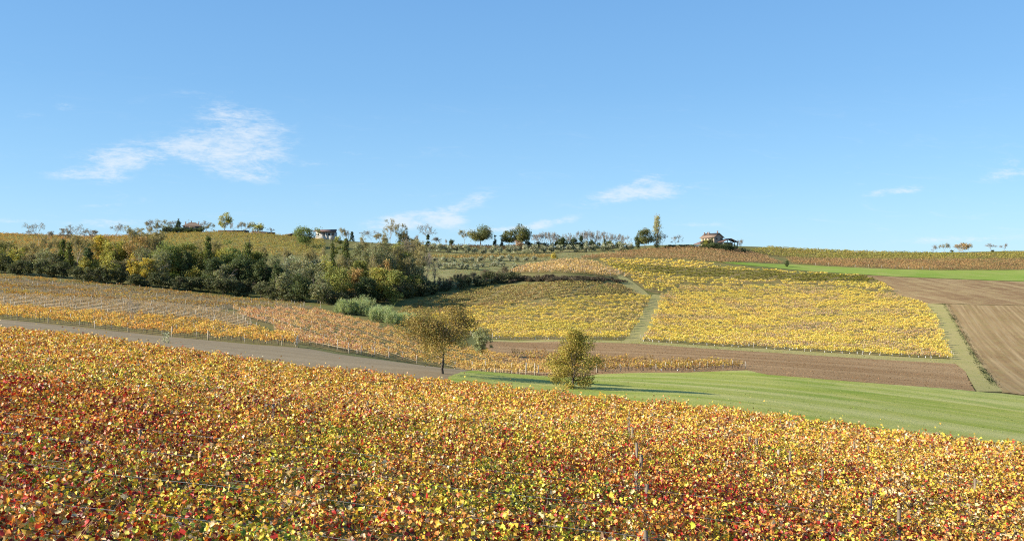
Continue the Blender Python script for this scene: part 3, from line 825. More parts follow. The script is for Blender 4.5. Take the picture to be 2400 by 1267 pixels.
# ---- olive terraces
for i in range(24):
    u = 1010 + i * 20.2
    v = np.interp(u, [1010, 1130, 1250, 1400, 1480], [590, 596, 592, 590, 588])
    d = hit(u, v, 480); 
    tree('grove_olive', u + rs.uniform(-2, 2), d, v - rs.uniform(18, 23), rs.uniform(18, 23), "%s olive tree from the left in the upper row of the terrace" % ORD[i], 'olive tree',
         "olive trees of the upper terrace row", sink=0.2)
for i in range(12):
    u = 1022 + i * 21 + rs.uniform(-4, 4)
    v = np.interp(u, [1010, 1270], [614, 612]) + rs.uniform(-2, 2)
    d = hit(u, v, 430)
    tree('grove_olive', u, d, v - rs.uniform(11, 16), rs.uniform(15, 22), "%s small olive tree from the left in the lower row of the terrace" % ORD[i], 'olive tree',
         "olive trees of the lower terrace row", sink=0.2)

for i in range(11):
    u = 1030 + i * 17 + rs.uniform(-6, 6)
    d = hit(u, 628 + rs.uniform(-4, 4), 400)
    tree('grove_olive', u, d, 628 - rs.uniform(11, 17), rs.uniform(15, 22), "%s small olive bush from the left on the lowest grassy terrace" % ORD[i], 'olive tree',
         "olive bushes of the lowest terrace", sink=0.2)
# ---- the wood in the gully: kind, u, depth, top, width
WOOD = [
    ('olive', 18, 455, 563, 60), ('yelgreen', 45, 440, 580, 60), ('thin', 92, 445, 548, 60), ('greyolive', 120, 430, 578, 66), ('thin', 70, 450, 570, 60),
    ('ivy', 148, 430, 560, 22), ('thin', 180, 440, 552, 60), ('ivy', 162, 425, 566, 22), ('dark', 207, 425, 566, 24), ('greyolive', 195, 445, 575, 50),
    ('yellow', 236, 445, 540, 46), ('yelgreen', 262, 440, 555, 54), ('olive', 290, 450, 560, 50), ('thin', 312, 445, 531, 60), ('brown', 325, 440, 545, 60),
    ('thin', 352, 450, 540, 54), ('greyolive', 335, 430, 570, 50), ('green', 398, 425, 558, 76), ('greyolive', 372, 415, 585, 60), ('yellow', 345, 408, 594, 34),
    ('yellow', 312, 408, 592, 30), ('yelgreen', 260, 412, 590, 44), ('olive', 432, 430, 562, 60), ('dark', 437, 420, 570, 28), ('ivy', 487, 425, 549, 24),
    ('olive', 466, 430, 575, 56), ('yelgreen', 510, 440, 568, 56), ('green', 545, 430, 566, 60), ('ivy', 581, 425, 565, 30), ('dark', 562, 412, 592, 66),
    ('olive', 600, 430, 580, 50), ('dark', 500, 410, 596, 60), ('greyolive', 530, 405, 605, 50),
    ('dark', 618, 410, 600, 46), ('dark', 651, 402, 605, 34), ('silver', 690, 430, 592, 70), ('greyolive', 702, 405, 600, 70), ('silver', 735, 425, 590, 60),
    ('greyolive', 740, 405, 610, 64), ('yelgreen', 762, 410, 598, 50), ('ivy', 779, 418, 558, 14), ('olive', 797, 430, 560, 34), ('ivy', 811, 425, 564, 22),
    ('greyolive', 836, 420, 572, 60), ('greyolive', 872, 415, 578, 70), ('brown', 832, 392, 628, 50), ('yelgreen', 884, 392, 620, 52), ('greyolive', 905, 425, 565, 60),
    ('olive', 932, 415, 574, 62), ('thin', 962, 422, 568, 60), ('greyolive', 958, 405, 595, 60), ('thin', 990, 410, 580, 46), ('bare', 1000, 405, 598, 44),
    ('olive', 925, 388, 632, 60), ('olive', 965, 388, 640, 56), ('dark', 860, 384, 648, 60), ('olive', 800, 382, 636, 60), ('greyolive', 752, 374, 640, 60),
    ('dark', 705, 378, 642, 56), ('greyolive', 662, 385, 632, 50), ('olive', 775, 395, 612, 50), ('greyolive', 985, 395, 625, 46), ('olive', 845, 405, 600, 50),
    ('thin', 720, 425, 580, 50), ('thin', 770, 430, 572, 50), ('thin', 855, 425, 560, 60), ('thin', 900, 430, 556, 56), ('thin', 935, 405, 585, 60), ('thin', 975, 398, 600, 50), ('bare', 955, 420, 562, 50), ('thin', 880, 400, 600, 50), ('thin', 800, 400, 605, 46), ('bare', 1018, 410, 612, 40),
    ('thin', 10, 450, 560, 60), ('thin', 135, 450, 556, 60), ('thin', 225, 450, 550, 50), ('yelgreen', 285, 445, 560, 46), ('thin', 375, 450, 545, 60), ('thin', 455, 440, 562, 56), ('yelgreen', 530, 435, 575, 50), ('thin', 500, 440, 560, 50), ('thin', 610, 440, 575, 50),
    ('greyolive', 640, 420, 590, 50), ('thin', 668, 440, 580, 40), ('brown', 905, 400, 605, 40),
]
WDESC = {'olive': "olive green leafy tree", 'greyolive': "greyish half bare tree", 'yelgreen': "yellowish green tree", 'thin': "thinly leaved twiggy tree", 'ivy': "narrow ivy clad tree",
         'dark': "dark evergreen tree", 'yellow': "bright yellow tree", 'brown': "brownish autumn tree", 'green': "broad green tree", 'silver': "silvery grey tree", 'bare': "leafless tree", 'thicket': "dark shrub"}
cnt = {}
for k, u, d, vt, w in sorted(WOOD, key=lambda t: t[1]):
    if u > 925: d += 30
    if u > 790: vt -= 9
    cnt[k] = cnt.get(k, 0) + 1
    lab = "%s, %s of its kind from the left in the gully wood" % (WDESC[k], ORD[cnt[k] - 1])
    tree(k, u, d, vt, w, lab, 'tree', "trees of the gully wood", sink=0.3, fine=2 if k in ('thin', 'bare') else 1, ls=0.46,
         cover=KINDS[k][2] * (1.25 if k == 'thin' else 1.0), base=0.03 if k not in ('thin', 'bare') else 0.12)
# shrubs along the foot of the wood and the bank to the east
LOWB = [(-60, 632), (0, 640), (200, 660), (400, 678), (600, 699), (760, 715), (900, 710), (1000, 691), (1100, 673), (1200, 660)]
SHR = []
for i in range(47):
    u = -40 + i * 27.0 + rs.uniform(-6, 6)
    SHR.append((u, np.interp(u, [p[0] for p in LOWB], [p[1] for p in LOWB]) - rs.uniform(0, 3), rs.uniform(32, 46) if u < 1000 else rs.uniform(22, 30), rs.uniform(34, 52)))
for i in range(30):
    u = 0 + i * 33 + rs.uniform(-8, 8)
    SHR.append((u, np.interp(u, [p[0] for p in LOWB], [p[1] for p in LOWB]) - rs.uniform(14, 22), rs.uniform(34, 52), rs.uniform(34, 50), rs.choice(['g', 'o', 'y', 'g'])))
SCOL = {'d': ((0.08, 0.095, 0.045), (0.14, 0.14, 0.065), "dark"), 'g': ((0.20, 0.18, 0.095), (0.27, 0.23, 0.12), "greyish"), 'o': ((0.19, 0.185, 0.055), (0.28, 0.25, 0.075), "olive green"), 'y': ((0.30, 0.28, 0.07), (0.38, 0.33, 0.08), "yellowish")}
scn = {}
for i, t in enumerate(sorted(SHR)):
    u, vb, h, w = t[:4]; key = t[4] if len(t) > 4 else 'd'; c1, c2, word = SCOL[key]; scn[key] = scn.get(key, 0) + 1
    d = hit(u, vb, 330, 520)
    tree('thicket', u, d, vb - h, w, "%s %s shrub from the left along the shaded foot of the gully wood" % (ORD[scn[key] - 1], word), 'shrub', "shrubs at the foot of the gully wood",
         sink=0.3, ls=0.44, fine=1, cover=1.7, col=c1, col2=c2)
# dark brambles standing in for shade on the bank below the pale knoll vineyard
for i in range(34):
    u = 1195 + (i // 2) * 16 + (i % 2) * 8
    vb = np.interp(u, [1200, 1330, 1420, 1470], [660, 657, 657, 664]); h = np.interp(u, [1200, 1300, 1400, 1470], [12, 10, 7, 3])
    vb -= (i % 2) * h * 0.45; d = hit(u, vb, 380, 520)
    tree('thicket', u + rs.uniform(-4, 4), d + rs.uniform(-4, 4), vb - h * rs.uniform(.6, 1.1), rs.uniform(24, 40), "%s bramble bush from the left standing for shade on the bank under the pale knoll" % ORD[i], 'bramble', "brambles standing for the bank shade",
         name='bank_shade_bramble', hmin=1.0, sink=0.2, ls=0.4, fine=0, cover=1.7, col=(0.085, 0.07, 0.048) if i % 3 else (0.16, 0.125, 0.08), col2=(0.13, 0.10, 0.07))

for i in range(14):
    u = 1008 + i * 14.5
    vb = np.interp(u, [1000, 1100, 1200], [684, 668, 655]); d = hit(u, vb, 380, 520)
    tree('thin', u, d, vb - rs.uniform(20, 34), rs.uniform(20, 30), "%s twiggy bare shrub from the left on the bank right of the wood" % ORD[i], 'shrub', "twiggy shrubs on the bank", name='shrub',
         base=0.05, cover=0.9, col=(0.20, 0.16, 0.10), col2=(0.25, 0.20, 0.11), ls=0.3)
# ---- giant reeds
def reed_clump(u, d, H, W, label, seed):
    rng = np.random.default_rng(seed)
    root = thing('reed_clump', wpos(u, d, -0.1), label, 'reeds', "pale reed clumps at the end of the wood")
    n = int(44 * W / 4); segs = []; LP = []; LN = []; Ls = []
    P0 = np.stack([rng.uniform(-W / 2, W / 2, n), rng.uniform(-1.6, 1.6, n), np.zeros(n)], 1)
    for p in P0:
        h = H * rng.choice([0.55, 0.8, 1.0, 1.1]) * rng.uniform(0.85, 1.1); ln = rng.normal(size=2) * 0.10 + np.array([0.06, 0])
        q = p; k = 5
        for j in range(1, k + 1):
            f = j / k
            e = p + np.array([ln[0] * h * f * f, ln[1] * h * f * f, h * f])
            segs.append((*q, 0.03, *e, 0.02)); q = e
            for _ in range(4):
                dr = rng.normal(size=3) * np.array([1, 1, 0.3]); dr /= np.linalg.norm(dr)
                LP.append(e + dr * 0.3 + np.array([0, 0, 0.1])); LN.append(dr * 0.5 + rng.normal(size=3) * 0.4 + np.array([0, 0, 0.4])); Ls.append(rng.uniform(0.6, 1.0) * (1.2 - 0.4 * f))
    V, F = tubes(segs, 3)
    mobj('cane', mesh_np('cane', V, F, None, REED_CANE), root)['kind'] = 'stuff'
    LP = np.array(LP); LN = np.array(LN); LN /= np.linalg.norm(LN, axis=1, keepdims=True)
    # blades: long and narrow, standing up and arching over
    m = len(LP); t = np.stack([LN[:, 0] * 0.5, LN[:, 1] * 0.5, np.abs(rng.normal(0.9, 0.3, m))], 1); t /= np.linalg.norm(t, axis=1, keepdims=True)
    b = np.cross(t, rng.normal(size=(m, 3))); b /= np.linalg.norm(b, axis=1, keepdims=True); L = np.array(Ls)[:, None]
    tip = LP + t * L * 1.7 + np.stack([LN[:, 0], LN[:, 1], -0.1 * np.ones(m)], 1) * L * 0.55
    mid = LP + t * L * 0.5
    V = np.stack([LP, mid + b * 0.075, tip, mid - b * 0.075], 1).reshape(-1, 3)
    F = np.arange(m * 4).reshape(-1, 4)
    c = np.array([0.36, 0.42, 0.20]) * rng.uniform(.8, 1.15) * np.clip(1 + rng.normal(size=(m, 1)) * 0.18, 0.6, 1.4) * np.clip(1 + rng.normal(size=(m, 3)) * 0.06, .8, 1.2)
    mobj('foliage', mesh_np('foliage', V, F, np.repeat(c, 4, 0), TREE_LEAF), root)['kind'] = 'stuff'
REED_CANE = plain_mat("reed_cane", (0.24, 0.24, 0.12), (0.33, 0.31, 0.17), 5)
REEDS = []
for i in range(24):
    f = (i + rs.uniform(-.4, .4)) / 23; u = 806 + f * 190
    vb = np.interp(u, [806, 860, 950, 1000], [735, 748, 768, 780]) - rs.choice([0, 4, 9, 13]); REEDS.append((u, vb, np.interp(f, [0, .25, .6, 1], [30, 33, 27, 18]) * rs.uniform(.6, 1.0), rs.uniform(22, 44)))
for i, (u, vb, h, w) in enumerate(sorted(REEDS)):
    d = hit(u, vb, 230, 420)
    reed_clump(u, d, h / FPX * d, w / FPX * d, "%s pale green reed clump from the wood end, tall blades leaning outward" % ORD[i], 300 + i)

# ================================================================== buildings
def box(lo, hi):
    x0, y0, z0 = lo; x1, y1, z1 = hi
    V = np.array([(x0, y0, z0), (x1, y0, z0), (x1, y1, z0), (x0, y1, z0), (x0, y0, z1), (x1, y0, z1), (x1, y1, z1), (x0, y1, z1)], float)
    F = np.array([(0, 3, 2, 1), (4, 5, 6, 7), (0, 1, 5, 4), (1, 2, 6, 5), (2, 3, 7, 6), (3, 0, 4, 7)])
    return V, F
def slab(quad, th):
    """four corners of a roof plane (upper face) with thickness th below"""
    q = np.array(quad, float); lo = q.copy(); lo[:, 2] -= th
    return np.concatenate([lo, q]), np.array([(0, 3, 2, 1), (4, 5, 6, 7), (0, 1, 5, 4), (1, 2, 6, 5), (2, 3, 7, 6), (3, 0, 4, 7)])
def part(name, shapes, mat, parent, label=None):
    Vs, Fs, k = [], [], 0
    for V, F in shapes:
        Vs.append(V); Fs.append(F + k); k += len(V)
    o = mobj(name, mesh_np(name, np.concatenate(Vs), np.concatenate(Fs), None, mat), parent)
    if label: o['label'] = label
    return o
STONE = plain_mat("stone_wall", (0.30, 0.24, 0.19), (0.42, 0.35, 0.27), 1.5, bump=0.3)
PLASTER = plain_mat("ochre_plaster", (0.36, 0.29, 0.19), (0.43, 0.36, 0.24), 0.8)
WHITE_WALL = plain_mat("white_plaster", (0.46, 0.44, 0.40), (0.54, 0.51, 0.47), 0.8)
PINK_WALL = plain_mat("pink_plaster", (0.34, 0.25, 0.20), (0.42, 0.31, 0.25), 0.8)
TILE = plain_mat("terracotta", (0.18, 0.125, 0.09), (0.25, 0.18, 0.13), 2.5, bump=0.3)
TILE_DARK = plain_mat("brown_tile", (0.13, 0.075, 0.06), (0.19, 0.115, 0.09), 2.5)
DARKWOOD = plain_mat("dark_timber", (0.035, 0.028, 0.024), (0.07, 0.055, 0.045), 3)
GLASS = plain_mat("window_glass", (0.03, 0.035, 0.045), (0.05, 0.06, 0.07), 1, rough=0.12, spec=0.6)
SHUTTER = plain_mat("shutter", (0.10, 0.075, 0.055), (0.15, 0.11, 0.08), 3)
BRICKC = plain_mat("chimney_brick", (0.22, 0.14, 0.10), (0.30, 0.20, 0.15), 4)
DARKWALL = plain_mat("dark_wall", (0.055, 0.04, 0.04), (0.09, 0.065, 0.06), 1.2)

def window_on(parent, x, z, y, w, h, face='y-', shutters=True):
    """a recessed window with frame and shutters on a wall facing -y (or -x)"""
    def bx(a0, a1, z0, z1, out0, out1):
        if face == 'y-': return box((a0, y - out1, z0), (a1, y - out0, z1))
        return box((y - out1, a0, z0), (y - out0, a1, z1))
    f = part('window', [bx(x - w / 2 - 0.08, x + w / 2 + 0.08, z - 0.08, z, 0.002, 0.10), bx(x - w / 2 - 0.08, x + w / 2 + 0.08, z + h, z + h + 0.08, 0.002, 0.08),
                        bx(x - w / 2 - 0.08, x - w / 2, z, z + h, 0.002, 0.08), bx(x + w / 2, x + w / 2 + 0.08, z, z + h, 0.002, 0.08), bx(x - 0.03, x + 0.03, z, z + h, 0.002, 0.07)], STONE, parent)
    part('pane', [bx(x - w / 2, x + w / 2, z, z + h, 0.001, 0.03)], GLASS, f)
    if shutters:
        for s in (-1, 1):
            a = x + s * (w / 2 + 0.08 + w / 4)
            part('shutter', [bx(a - w / 4, a + w / 4, z, z + h, 0.003, 0.06)], SHUTTER, f)

def chimney(parent, x, y, z0, z1, s=0.7):
    c = part('chimney', [box((x - s / 2, y - s / 2, z0), (x + s / 2, y + s / 2, z1))], BRICKC, parent)
    part('chimney_cap', [box((x - s * .75, y - s * .75, z1 + 0.25), (x + s * .75, y + s * .75, z1 + 0.42)),
                         box((x - s * .45, y - s * .45, z1), (x - s * .25, y + s * .45, z1 + 0.25)), box((x + s * .25, y - s * .45, z1), (x + s * .45, y + s * .45, z1 + 0.25))], BRICKC, c)

def farmhouse():
    d = 690.0; p = wpos(1684, d); zg = p[2]
    g = lambda v: -(v - VH) / FPX * d - zg          # height above the ground for a photo row
    rz = math.radians(28)
    root = thing('farmhouse', p, "two storey stone farmhouse with tiled gable roof and porch on top of the knoll", 'house', rz=rz)
    hw, L = 4.4, 15.5; ze, zr = g(554.5), g(545.5)
    V = np.array([(-hw, 0, -2), (hw, 0, -2), (hw, 0, ze), (0, 0, zr - .25), (-hw, 0, ze), (-hw, L, -2), (hw, L, -2), (hw, L, ze), (0, L, zr - .25), (-hw, L, ze)])
    me = bpy.data.meshes.new('wall')
    me.from_pydata([tuple(v) for v in V], [], [(0, 1, 2, 3, 4), (9, 8, 7, 6, 5), (1, 6, 7, 2), (5, 0, 4, 9)]); me.materials.append(STONE); mobj('wall', me, root)
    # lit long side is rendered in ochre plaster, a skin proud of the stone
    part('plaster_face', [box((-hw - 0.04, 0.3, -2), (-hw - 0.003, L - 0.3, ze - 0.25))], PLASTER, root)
    oh = 0.9; sl = (zr - ze) / hw
    rf = part('roof', [slab([(0, -oh, zr), (0, L + oh, zr), (-hw - oh, L + oh, zr - sl * (hw + oh)), (-hw - oh, -oh, zr - sl * (hw + oh))], 0.28),
                       slab([(0.004, -oh, zr), (hw + oh, -oh, zr - sl * (hw + oh)), (hw + oh, L + oh, zr - sl * (hw + oh)), (0.004, L + oh, zr)], 0.28)], TILE, root)
    part('bargeboard', [slab([(0, -oh - 0.12, zr - .02), (0, -oh - .004, zr - .02), (-hw - oh, -oh - .004, zr - sl * (hw + oh) - .02), (-hw - oh, -oh - .12, zr - sl * (hw + oh) - .02)], 0.42),
                        slab([(0.005, -oh - 0.12, zr - .02), (hw + oh, -oh - .12, zr - sl * (hw + oh) - .02), (hw + oh, -oh - .004, zr - sl * (hw + oh) - .02), (0.005, -oh - .004, zr - .02)], 0.42)], DARKWOOD, rf)
    chimney(rf, 0, 1.2, zr - .5, zr + 1.15, 0.7)
    chimney(rf, -1.6, 9.2, zr - 1.6, zr + 0.55, 0.65); chimney(rf, -1.2, 11.5, zr - 1.3, zr + 0.5, 0.55); chimney(rf, -2.2, 14.0, zr - 1.6, zr + 0.35, 0.6)
    window_on(root, 2.6, ze - 2.3, 0, 0.9, 1.3); window_on(root, -1.9, ze - 2.3, 0, 0.9, 1.3)
    for yy in (2.5, 6.0, 9.5, 12.8): window_on(root, yy, ze - 2.2, -hw - 0.04, 0.9, 1.3, 'x-')
    for yy in (4.2, 11.0): window_on(root, yy, 1.4, -hw - 0.04, 1.0, 1.5, 'x-')
    # open porch on the valley side
    x0, x1, y0, y1 = -1.5, 15.0, -6.2, -0.06; xr = 7.4; zr2, zl, zrr = g(558.5), g(566.5), g(566.5)
    pr = part('porch', [slab([(xr, y0, zr2), (xr, y1, zr2), (x0, y1, zl), (x0, y0, zl)], 0.3), slab([(xr + .004, y0, zr2), (x1, y0, zrr), (x1, y1, zrr), (xr + .004, y1, zr2)], 0.3)], TILE_DARK, root)
    for px in (0.2, 4.0, 7.4, 11.0, 14.2):
        zt = np.interp(px, [x0, xr, x1], [zl, zr2, zrr]) - .32
        part('pillar', [box((px - .2, y0 + .3, -2.5), (px + .2, y0 + .7, zt))], STONE, pr)
    part('back_wall', [box((4.45, -0.5, -2), (14.0, -0.2, zrr - .35))], DARKWOOD, pr)
    # sloping lean-to on the west side
    part('lean_to', [slab([(-hw - .06, 3.0, g(562)), (-hw - .06, 12.0, g(562)), (-hw - 10.5, 12.0, g(571.5)), (-hw - 10.5, 3.0, g(571.5))], 0.3),
                     box((-hw - 4.6, 3.6, -2), (-hw - .3, 3.9, g(566.8)))], TILE_DARK, root)
    # rounded hedge before the porch, climbing plant on the corner, pale sheet by the lean-to
    for (u, dd, vt, w, lab, k, c) in [(1664, 676, 569, 40, "clipped dark green hedge mound below the porch of the stone farmhouse", 'dark', None), (1690, 675, 568, 44, "wider dark hedge mound in front of the farmhouse pillars", 'dark', None),
                                (1712, 677, 571, 26, "small hedge mound at the right end of the farmhouse porch", 'dark', None), (1652, 681, 560, 20, "pale yellow green bush against the lit farmhouse wall", 'yelgreen', None),
                                (1666, 681, 556, 16, "dark leafy climber at the corner of the farmhouse gable", 'dark', None), (1742, 680, 577, 16, "low grey shrub on the slope right of the farmhouse", 'greyolive', None)]:
        tree(k, u, dd, vt, w, lab, 'hedge' if 'hedge' in lab else 'shrub', name='hedge' if 'hedge' in lab else 'shrub', hmin=1.4, sink=0.4, base=0.0, fine=0, ls=0.35, cover=2.2)
    # low dark boundary hedge along the crest
    for i, u in enumerate((1568, 1582, 1596, 1610, 1622)):
        tree('dark', u, 678, 573.5, 20, "%s stretch of the low dark hedge between the poplar and the farmhouse" % ORD[i], 'hedge', "low dark hedge along the knoll", name='hedge', hmin=1.0, sink=0.3, base=0, fine=0, ls=0.3, cover=2)
    pt = wpos(1631, 681); rt = thing('storage_tank', pt, "white rounded tank by the lean-to of the stone farmhouse", 'tank')
    n = 10; th = np.linspace(0, math.pi, n); V = []
    for x in (-2.0, 2.0):
        V += [(x, math.cos(t) * 0.9, 0.4 + math.sin(t) * 1.1) for t in th]
    F = [(i, i + 1, n + i + 1, n + i) for i in range(n - 1)]
    me = bpy.data.meshes.new('tank_body'); me.from_pydata(V, [], F + [tuple(range(n)), tuple(reversed(range(n, 2 * n)))]); me.materials.append(WHITE_TUBE); mobj('tank_body', me, rt)
    part('cradle', [box((-1.7, -0.7, -0.6), (-1.3, 0.7, 0.39)), box((1.3, -0.7, -0.6), (1.7, 0.7, 0.39))], STONE, rt)
farmhouse()

def modern_house():
    d = 690.0; p = wpos(762, d); zg = p[2]; k = d / FPX
    g = lambda v: -(v - VH) / FPX * d - zg
    X = lambda u: (u - 762) * k
    root = thing('modern_house', p, "long low modern house with white wall, open loggia and dark shed roof", 'house')
    part('wall', [box((X(764), 0, -2.5), (X(786), 7, g(543.5))), box((X(738), 3.2, -2.5), (X(764) - .004, 7, g(542.5)))], WHITE_WALL, root)
    part('roof', [slab([(X(735), -1.6, g(541.5)), (X(789), -1.6, g(543)), (X(785), 7.6, g(536)), (X(737), 7.6, g(537.2))], 0.45)], TILE_DARK, root)
    for u in (747, 755, 763.2):
        part('column', [box((X(u) - .22, -0.6, -2.5), (X(u) + .22, -0.2, g(543.4)))], WHITE_WALL, root)
    for u in (771, 780):
        window_on(root, X(u), g(552), 0, 1.6, 1.9, 'y-', False)
    part('parapet', [box((X(740), -0.75, -2.5), (X(763), -0.62, g(554.2)))], WHITE_WALL, root)
    p2 = wpos(678, 695); g2 = lambda v: -(v - VH) / FPX * 695 - p2[2]
    r2 = thing('barn', p2, "low barn with reddish sloping roof left of the round green tree", 'barn')
    k2 = 695 / FPX
    part('wall', [box((-9 * k2, 0.4, -2), (14 * k2, 6, g2(548)))], DARKWALL, r2)
    part('roof', [slab([(-11 * k2, -0.5, g2(550)), (16 * k2, -0.5, g2(545.5)), (16 * k2, 7, g2(543)), (-11 * k2, 7, g2(547.5))], 0.35)], TILE, r2)
modern_house()

def hip_house():
    d = 705.0; p = wpos(450, d); zg = p[2]; k = d / FPX
    g = lambda v: -(v - VH) / FPX * d - zg
    root = thing('villa', p, "villa with brown hipped roof, chimneys and aerial behind a dark hedge", 'house', rz=math.radians(14))
    w, dp, ze, zr = 6.6, 9.0, g(529.5), g(520.5)
    part('wall', [box((-w, 0, -3), (w, dp, ze))], PINK_WALL, root)
    o = 0.8; A = [(-w - o, -o, ze), (w + o, -o, ze), (w + o, dp + o, ze), (-w - o, dp + o, ze), (-2.2, dp / 2, zr), (2.2, dp / 2, zr)]
    me = bpy.data.meshes.new('roof'); me.from_pydata([(x, y, z + .05) for x, y, z in A] + [(x, y, z - .2) for x, y, z in A[:4]], [], [(0, 1, 5, 4), (1, 2, 5), (2, 3, 4, 5), (3, 0, 4), (6, 9, 8, 7), (0, 6, 7, 1), (1, 7, 8, 2), (2, 8, 9, 3), (3, 9, 6, 0)])
    me.materials.append(TILE); rf = mobj('roof', me, root)
    chimney(rf, -5.2, 4, ze + .4, g(520.2), 0.75); chimney(rf, -1.0, 5, zr - .6, zr + 0.9, 0.7); chimney(rf, 4.6, 5, ze + .8, g(519.8), 0.7)
    part('aerial', [box((-3.1, 4.0, ze + 1), (-3.0, 4.1, g(513))), box((-3.9, 4.02, g(514)), (-2.2, 4.08, g(513.7))), box((-3.6, 4.02, g(515.4)), (-2.5, 4.08, g(515.1)))], WIRE, rf)
    for x in (-4, 0, 4): window_on(root, x, g(536), 0, 1.1, 1.5)
    L = [(388, 532, 22), (402, 533, 24), (416, 531, 24), (428, 534, 20), (444, 532, 22), (458, 535, 20), (472, 532, 18)]
    for i, (u, vt, ww) in enumerate(L):
        tree('dark', u, 690, vt, ww, "%s dark hedge bush from the left in front of the hipped roof villa" % ORD[i], 'hedge', "hedge before the hipped roof villa", name='hedge', base=0, fine=0, ls=0.35, cover=2.2, sink=0.4, hmin=2)
    a, b = wpos(511, 700), wpos(583, 700)
    for (u0, u1, vt0, vt1, lab) in [(511, 583, 539.5, 540.5, "long dark garden wall under the tall pale tree on the skyline"), (590, 645, 541, 545, "shorter dark garden wall right of the rounded pale olive tree")]:
        pc = wpos((u0 + u1) / 2, 700); r = thing('garden_wall', pc, lab, 'wall', "dark garden walls on the skyline")
        k = 700 / FPX; xs = [(u0 - (u0 + u1) / 2) * k, ((u1 - (u0 + u1) / 2)) * k]
        zt = [-(v - VH) / FPX * 700 - pc[2] for v in (vt0, vt1)]
        V = np.array([(xs[0], 0, -3), (xs[1], 0, -3), (xs[1], 0.5, -3), (xs[0], 0.5, -3), (xs[0], 0, zt[0]), (xs[1], 0, zt[1]), (xs[1], .5, zt[1]), (xs[0], .5, zt[0])])
        part('wall_body', [(V, box((0, 0, 0), (1, 1, 1))[1])], DARKWALL, r)
        q = np.array([(xs[0] - .1, -.12, zt[0] + .16), (xs[1] + .1, -.12, zt[1] + .16), (xs[1] + .1, .62, zt[1] + .16), (xs[0] - .1, .62, zt[0] + .16)])
        part('coping', [slab(q, 0.158)], TILE_DARK, r)
hip_house()
tree('dark', 1844, 612, 609, 11, "small dark bush on the corner between brown vines and bright grass", 'bush', name='bush', hmin=1.2, sink=.2, base=0, fine=0, ls=.3, cover=2)

# ================================================================== rows of vines on the hills
YEL = [(0.80, 0.62, 0.11), (0.86, 0.72, 0.24), (0.70, 0.60, 0.11), (0.50, 0.47, 0.08), (0.50, 0.37, 0.26), (0.54, 0.26, 0.12)]
def pal_yellow(seed, brown=0.3, green=0.3, red=0.05):
    f1, f2, f3 = Fbm(seed, 26), Fbm(seed + 1, 14), Fbm(seed + 2, 40)
    def fn(P, rng):
        a, b, c = f1(P)[:, None], f2(P)[:, None], f3(P)[:, None]
        w = np.concatenate([0.5 + 0 * a, 0.35 + 0 * a, 0.25 + green * np.clip(c + .3, 0, 2), green * np.clip(0.5 + c, 0, 2), brown * np.clip(0.2 + 1.5 * a + .8 * b, 0, 4), red * np.clip(b * 2 + .2, 0, 3)], 1)
        return pick(rng, w, YEL, 0.16)
    return fn
def pal_mix(cols, wts, seed, var=0.8, wave=18):
    fs = [Fbm(seed + i, wave) for i in range(len(cols))]
    def fn(P, rng):
        w = np.stack([w * np.exp(var * f(P) * 1.6) for w, f in zip(wts, fs)], 1)
        return pick(rng, w, cols, 0.16)
    return fn
GOLD = [(0.74, 0.52, 0.12), (0.66, 0.38, 0.12), (0.60, 0.48, 0.12), (0.42, 0.24, 0.10), (0.50, 0.37, 0.18)]
ORANGE = [(0.62, 0.41, 0.24), (0.56, 0.32, 0.22), (0.68, 0.52, 0.20), (0.46, 0.31, 0.17), (0.34, 0.15, 0.09)]
TAN = [(0.60, 0.42, 0.11), (0.48, 0.35, 0.13), (0.40, 0.28, 0.13), (0.55, 0.36, 0.12)]
BAREC = [(0.42, 0.29, 0.14), (0.50, 0.36, 0.18), (0.56, 0.38, 0.10), (0.30, 0.20, 0.09)]
OLIVEB = [(0.34, 0.27, 0.10), (0.30, 0.28, 0.085), (0.36, 0.235, 0.115), (0.42, 0.34, 0.12)]
BROWNV = [(0.38, 0.25, 0.13), (0.44, 0.30, 0.14), (0.32, 0.20, 0.12), (0.48, 0.34, 0.15)]
REDB = [(0.38, 0.23, 0.11), (0.46, 0.30, 0.13), (0.28, 0.18, 0.10), (0.40, 0.30, 0.12)]
GREENV = [(0.28, 0.27, 0.07), (0.36, 0.32, 0.08), (0.22, 0.23, 0.06), (0.42, 0.31, 0.10)]
DARKGREEN = [(0.18, 0.185, 0.035), (0.24, 0.23, 0.04), (0.14, 0.15, 0.03), (0.32, 0.28, 0.05)]
PALEK = [(0.66, 0.49, 0.24), (0.74, 0.54, 0.16), (0.54, 0.40, 0.25), (0.44, 0.33, 0.21)]
_or, _tn = None, None

POST_ME = {}
def post_mesh(h, w, mat):
    key = (round(h, 2), round(w, 3), mat.name)
    if key not in POST_ME:
        V, F = box((-w / 2, -w / 2, -0.3), (w / 2, w / 2, h)); V[4:, :2] *= 0.9
        POST_ME[key] = mesh_np('post', V, F, None, mat)
    return POST_ME[key]

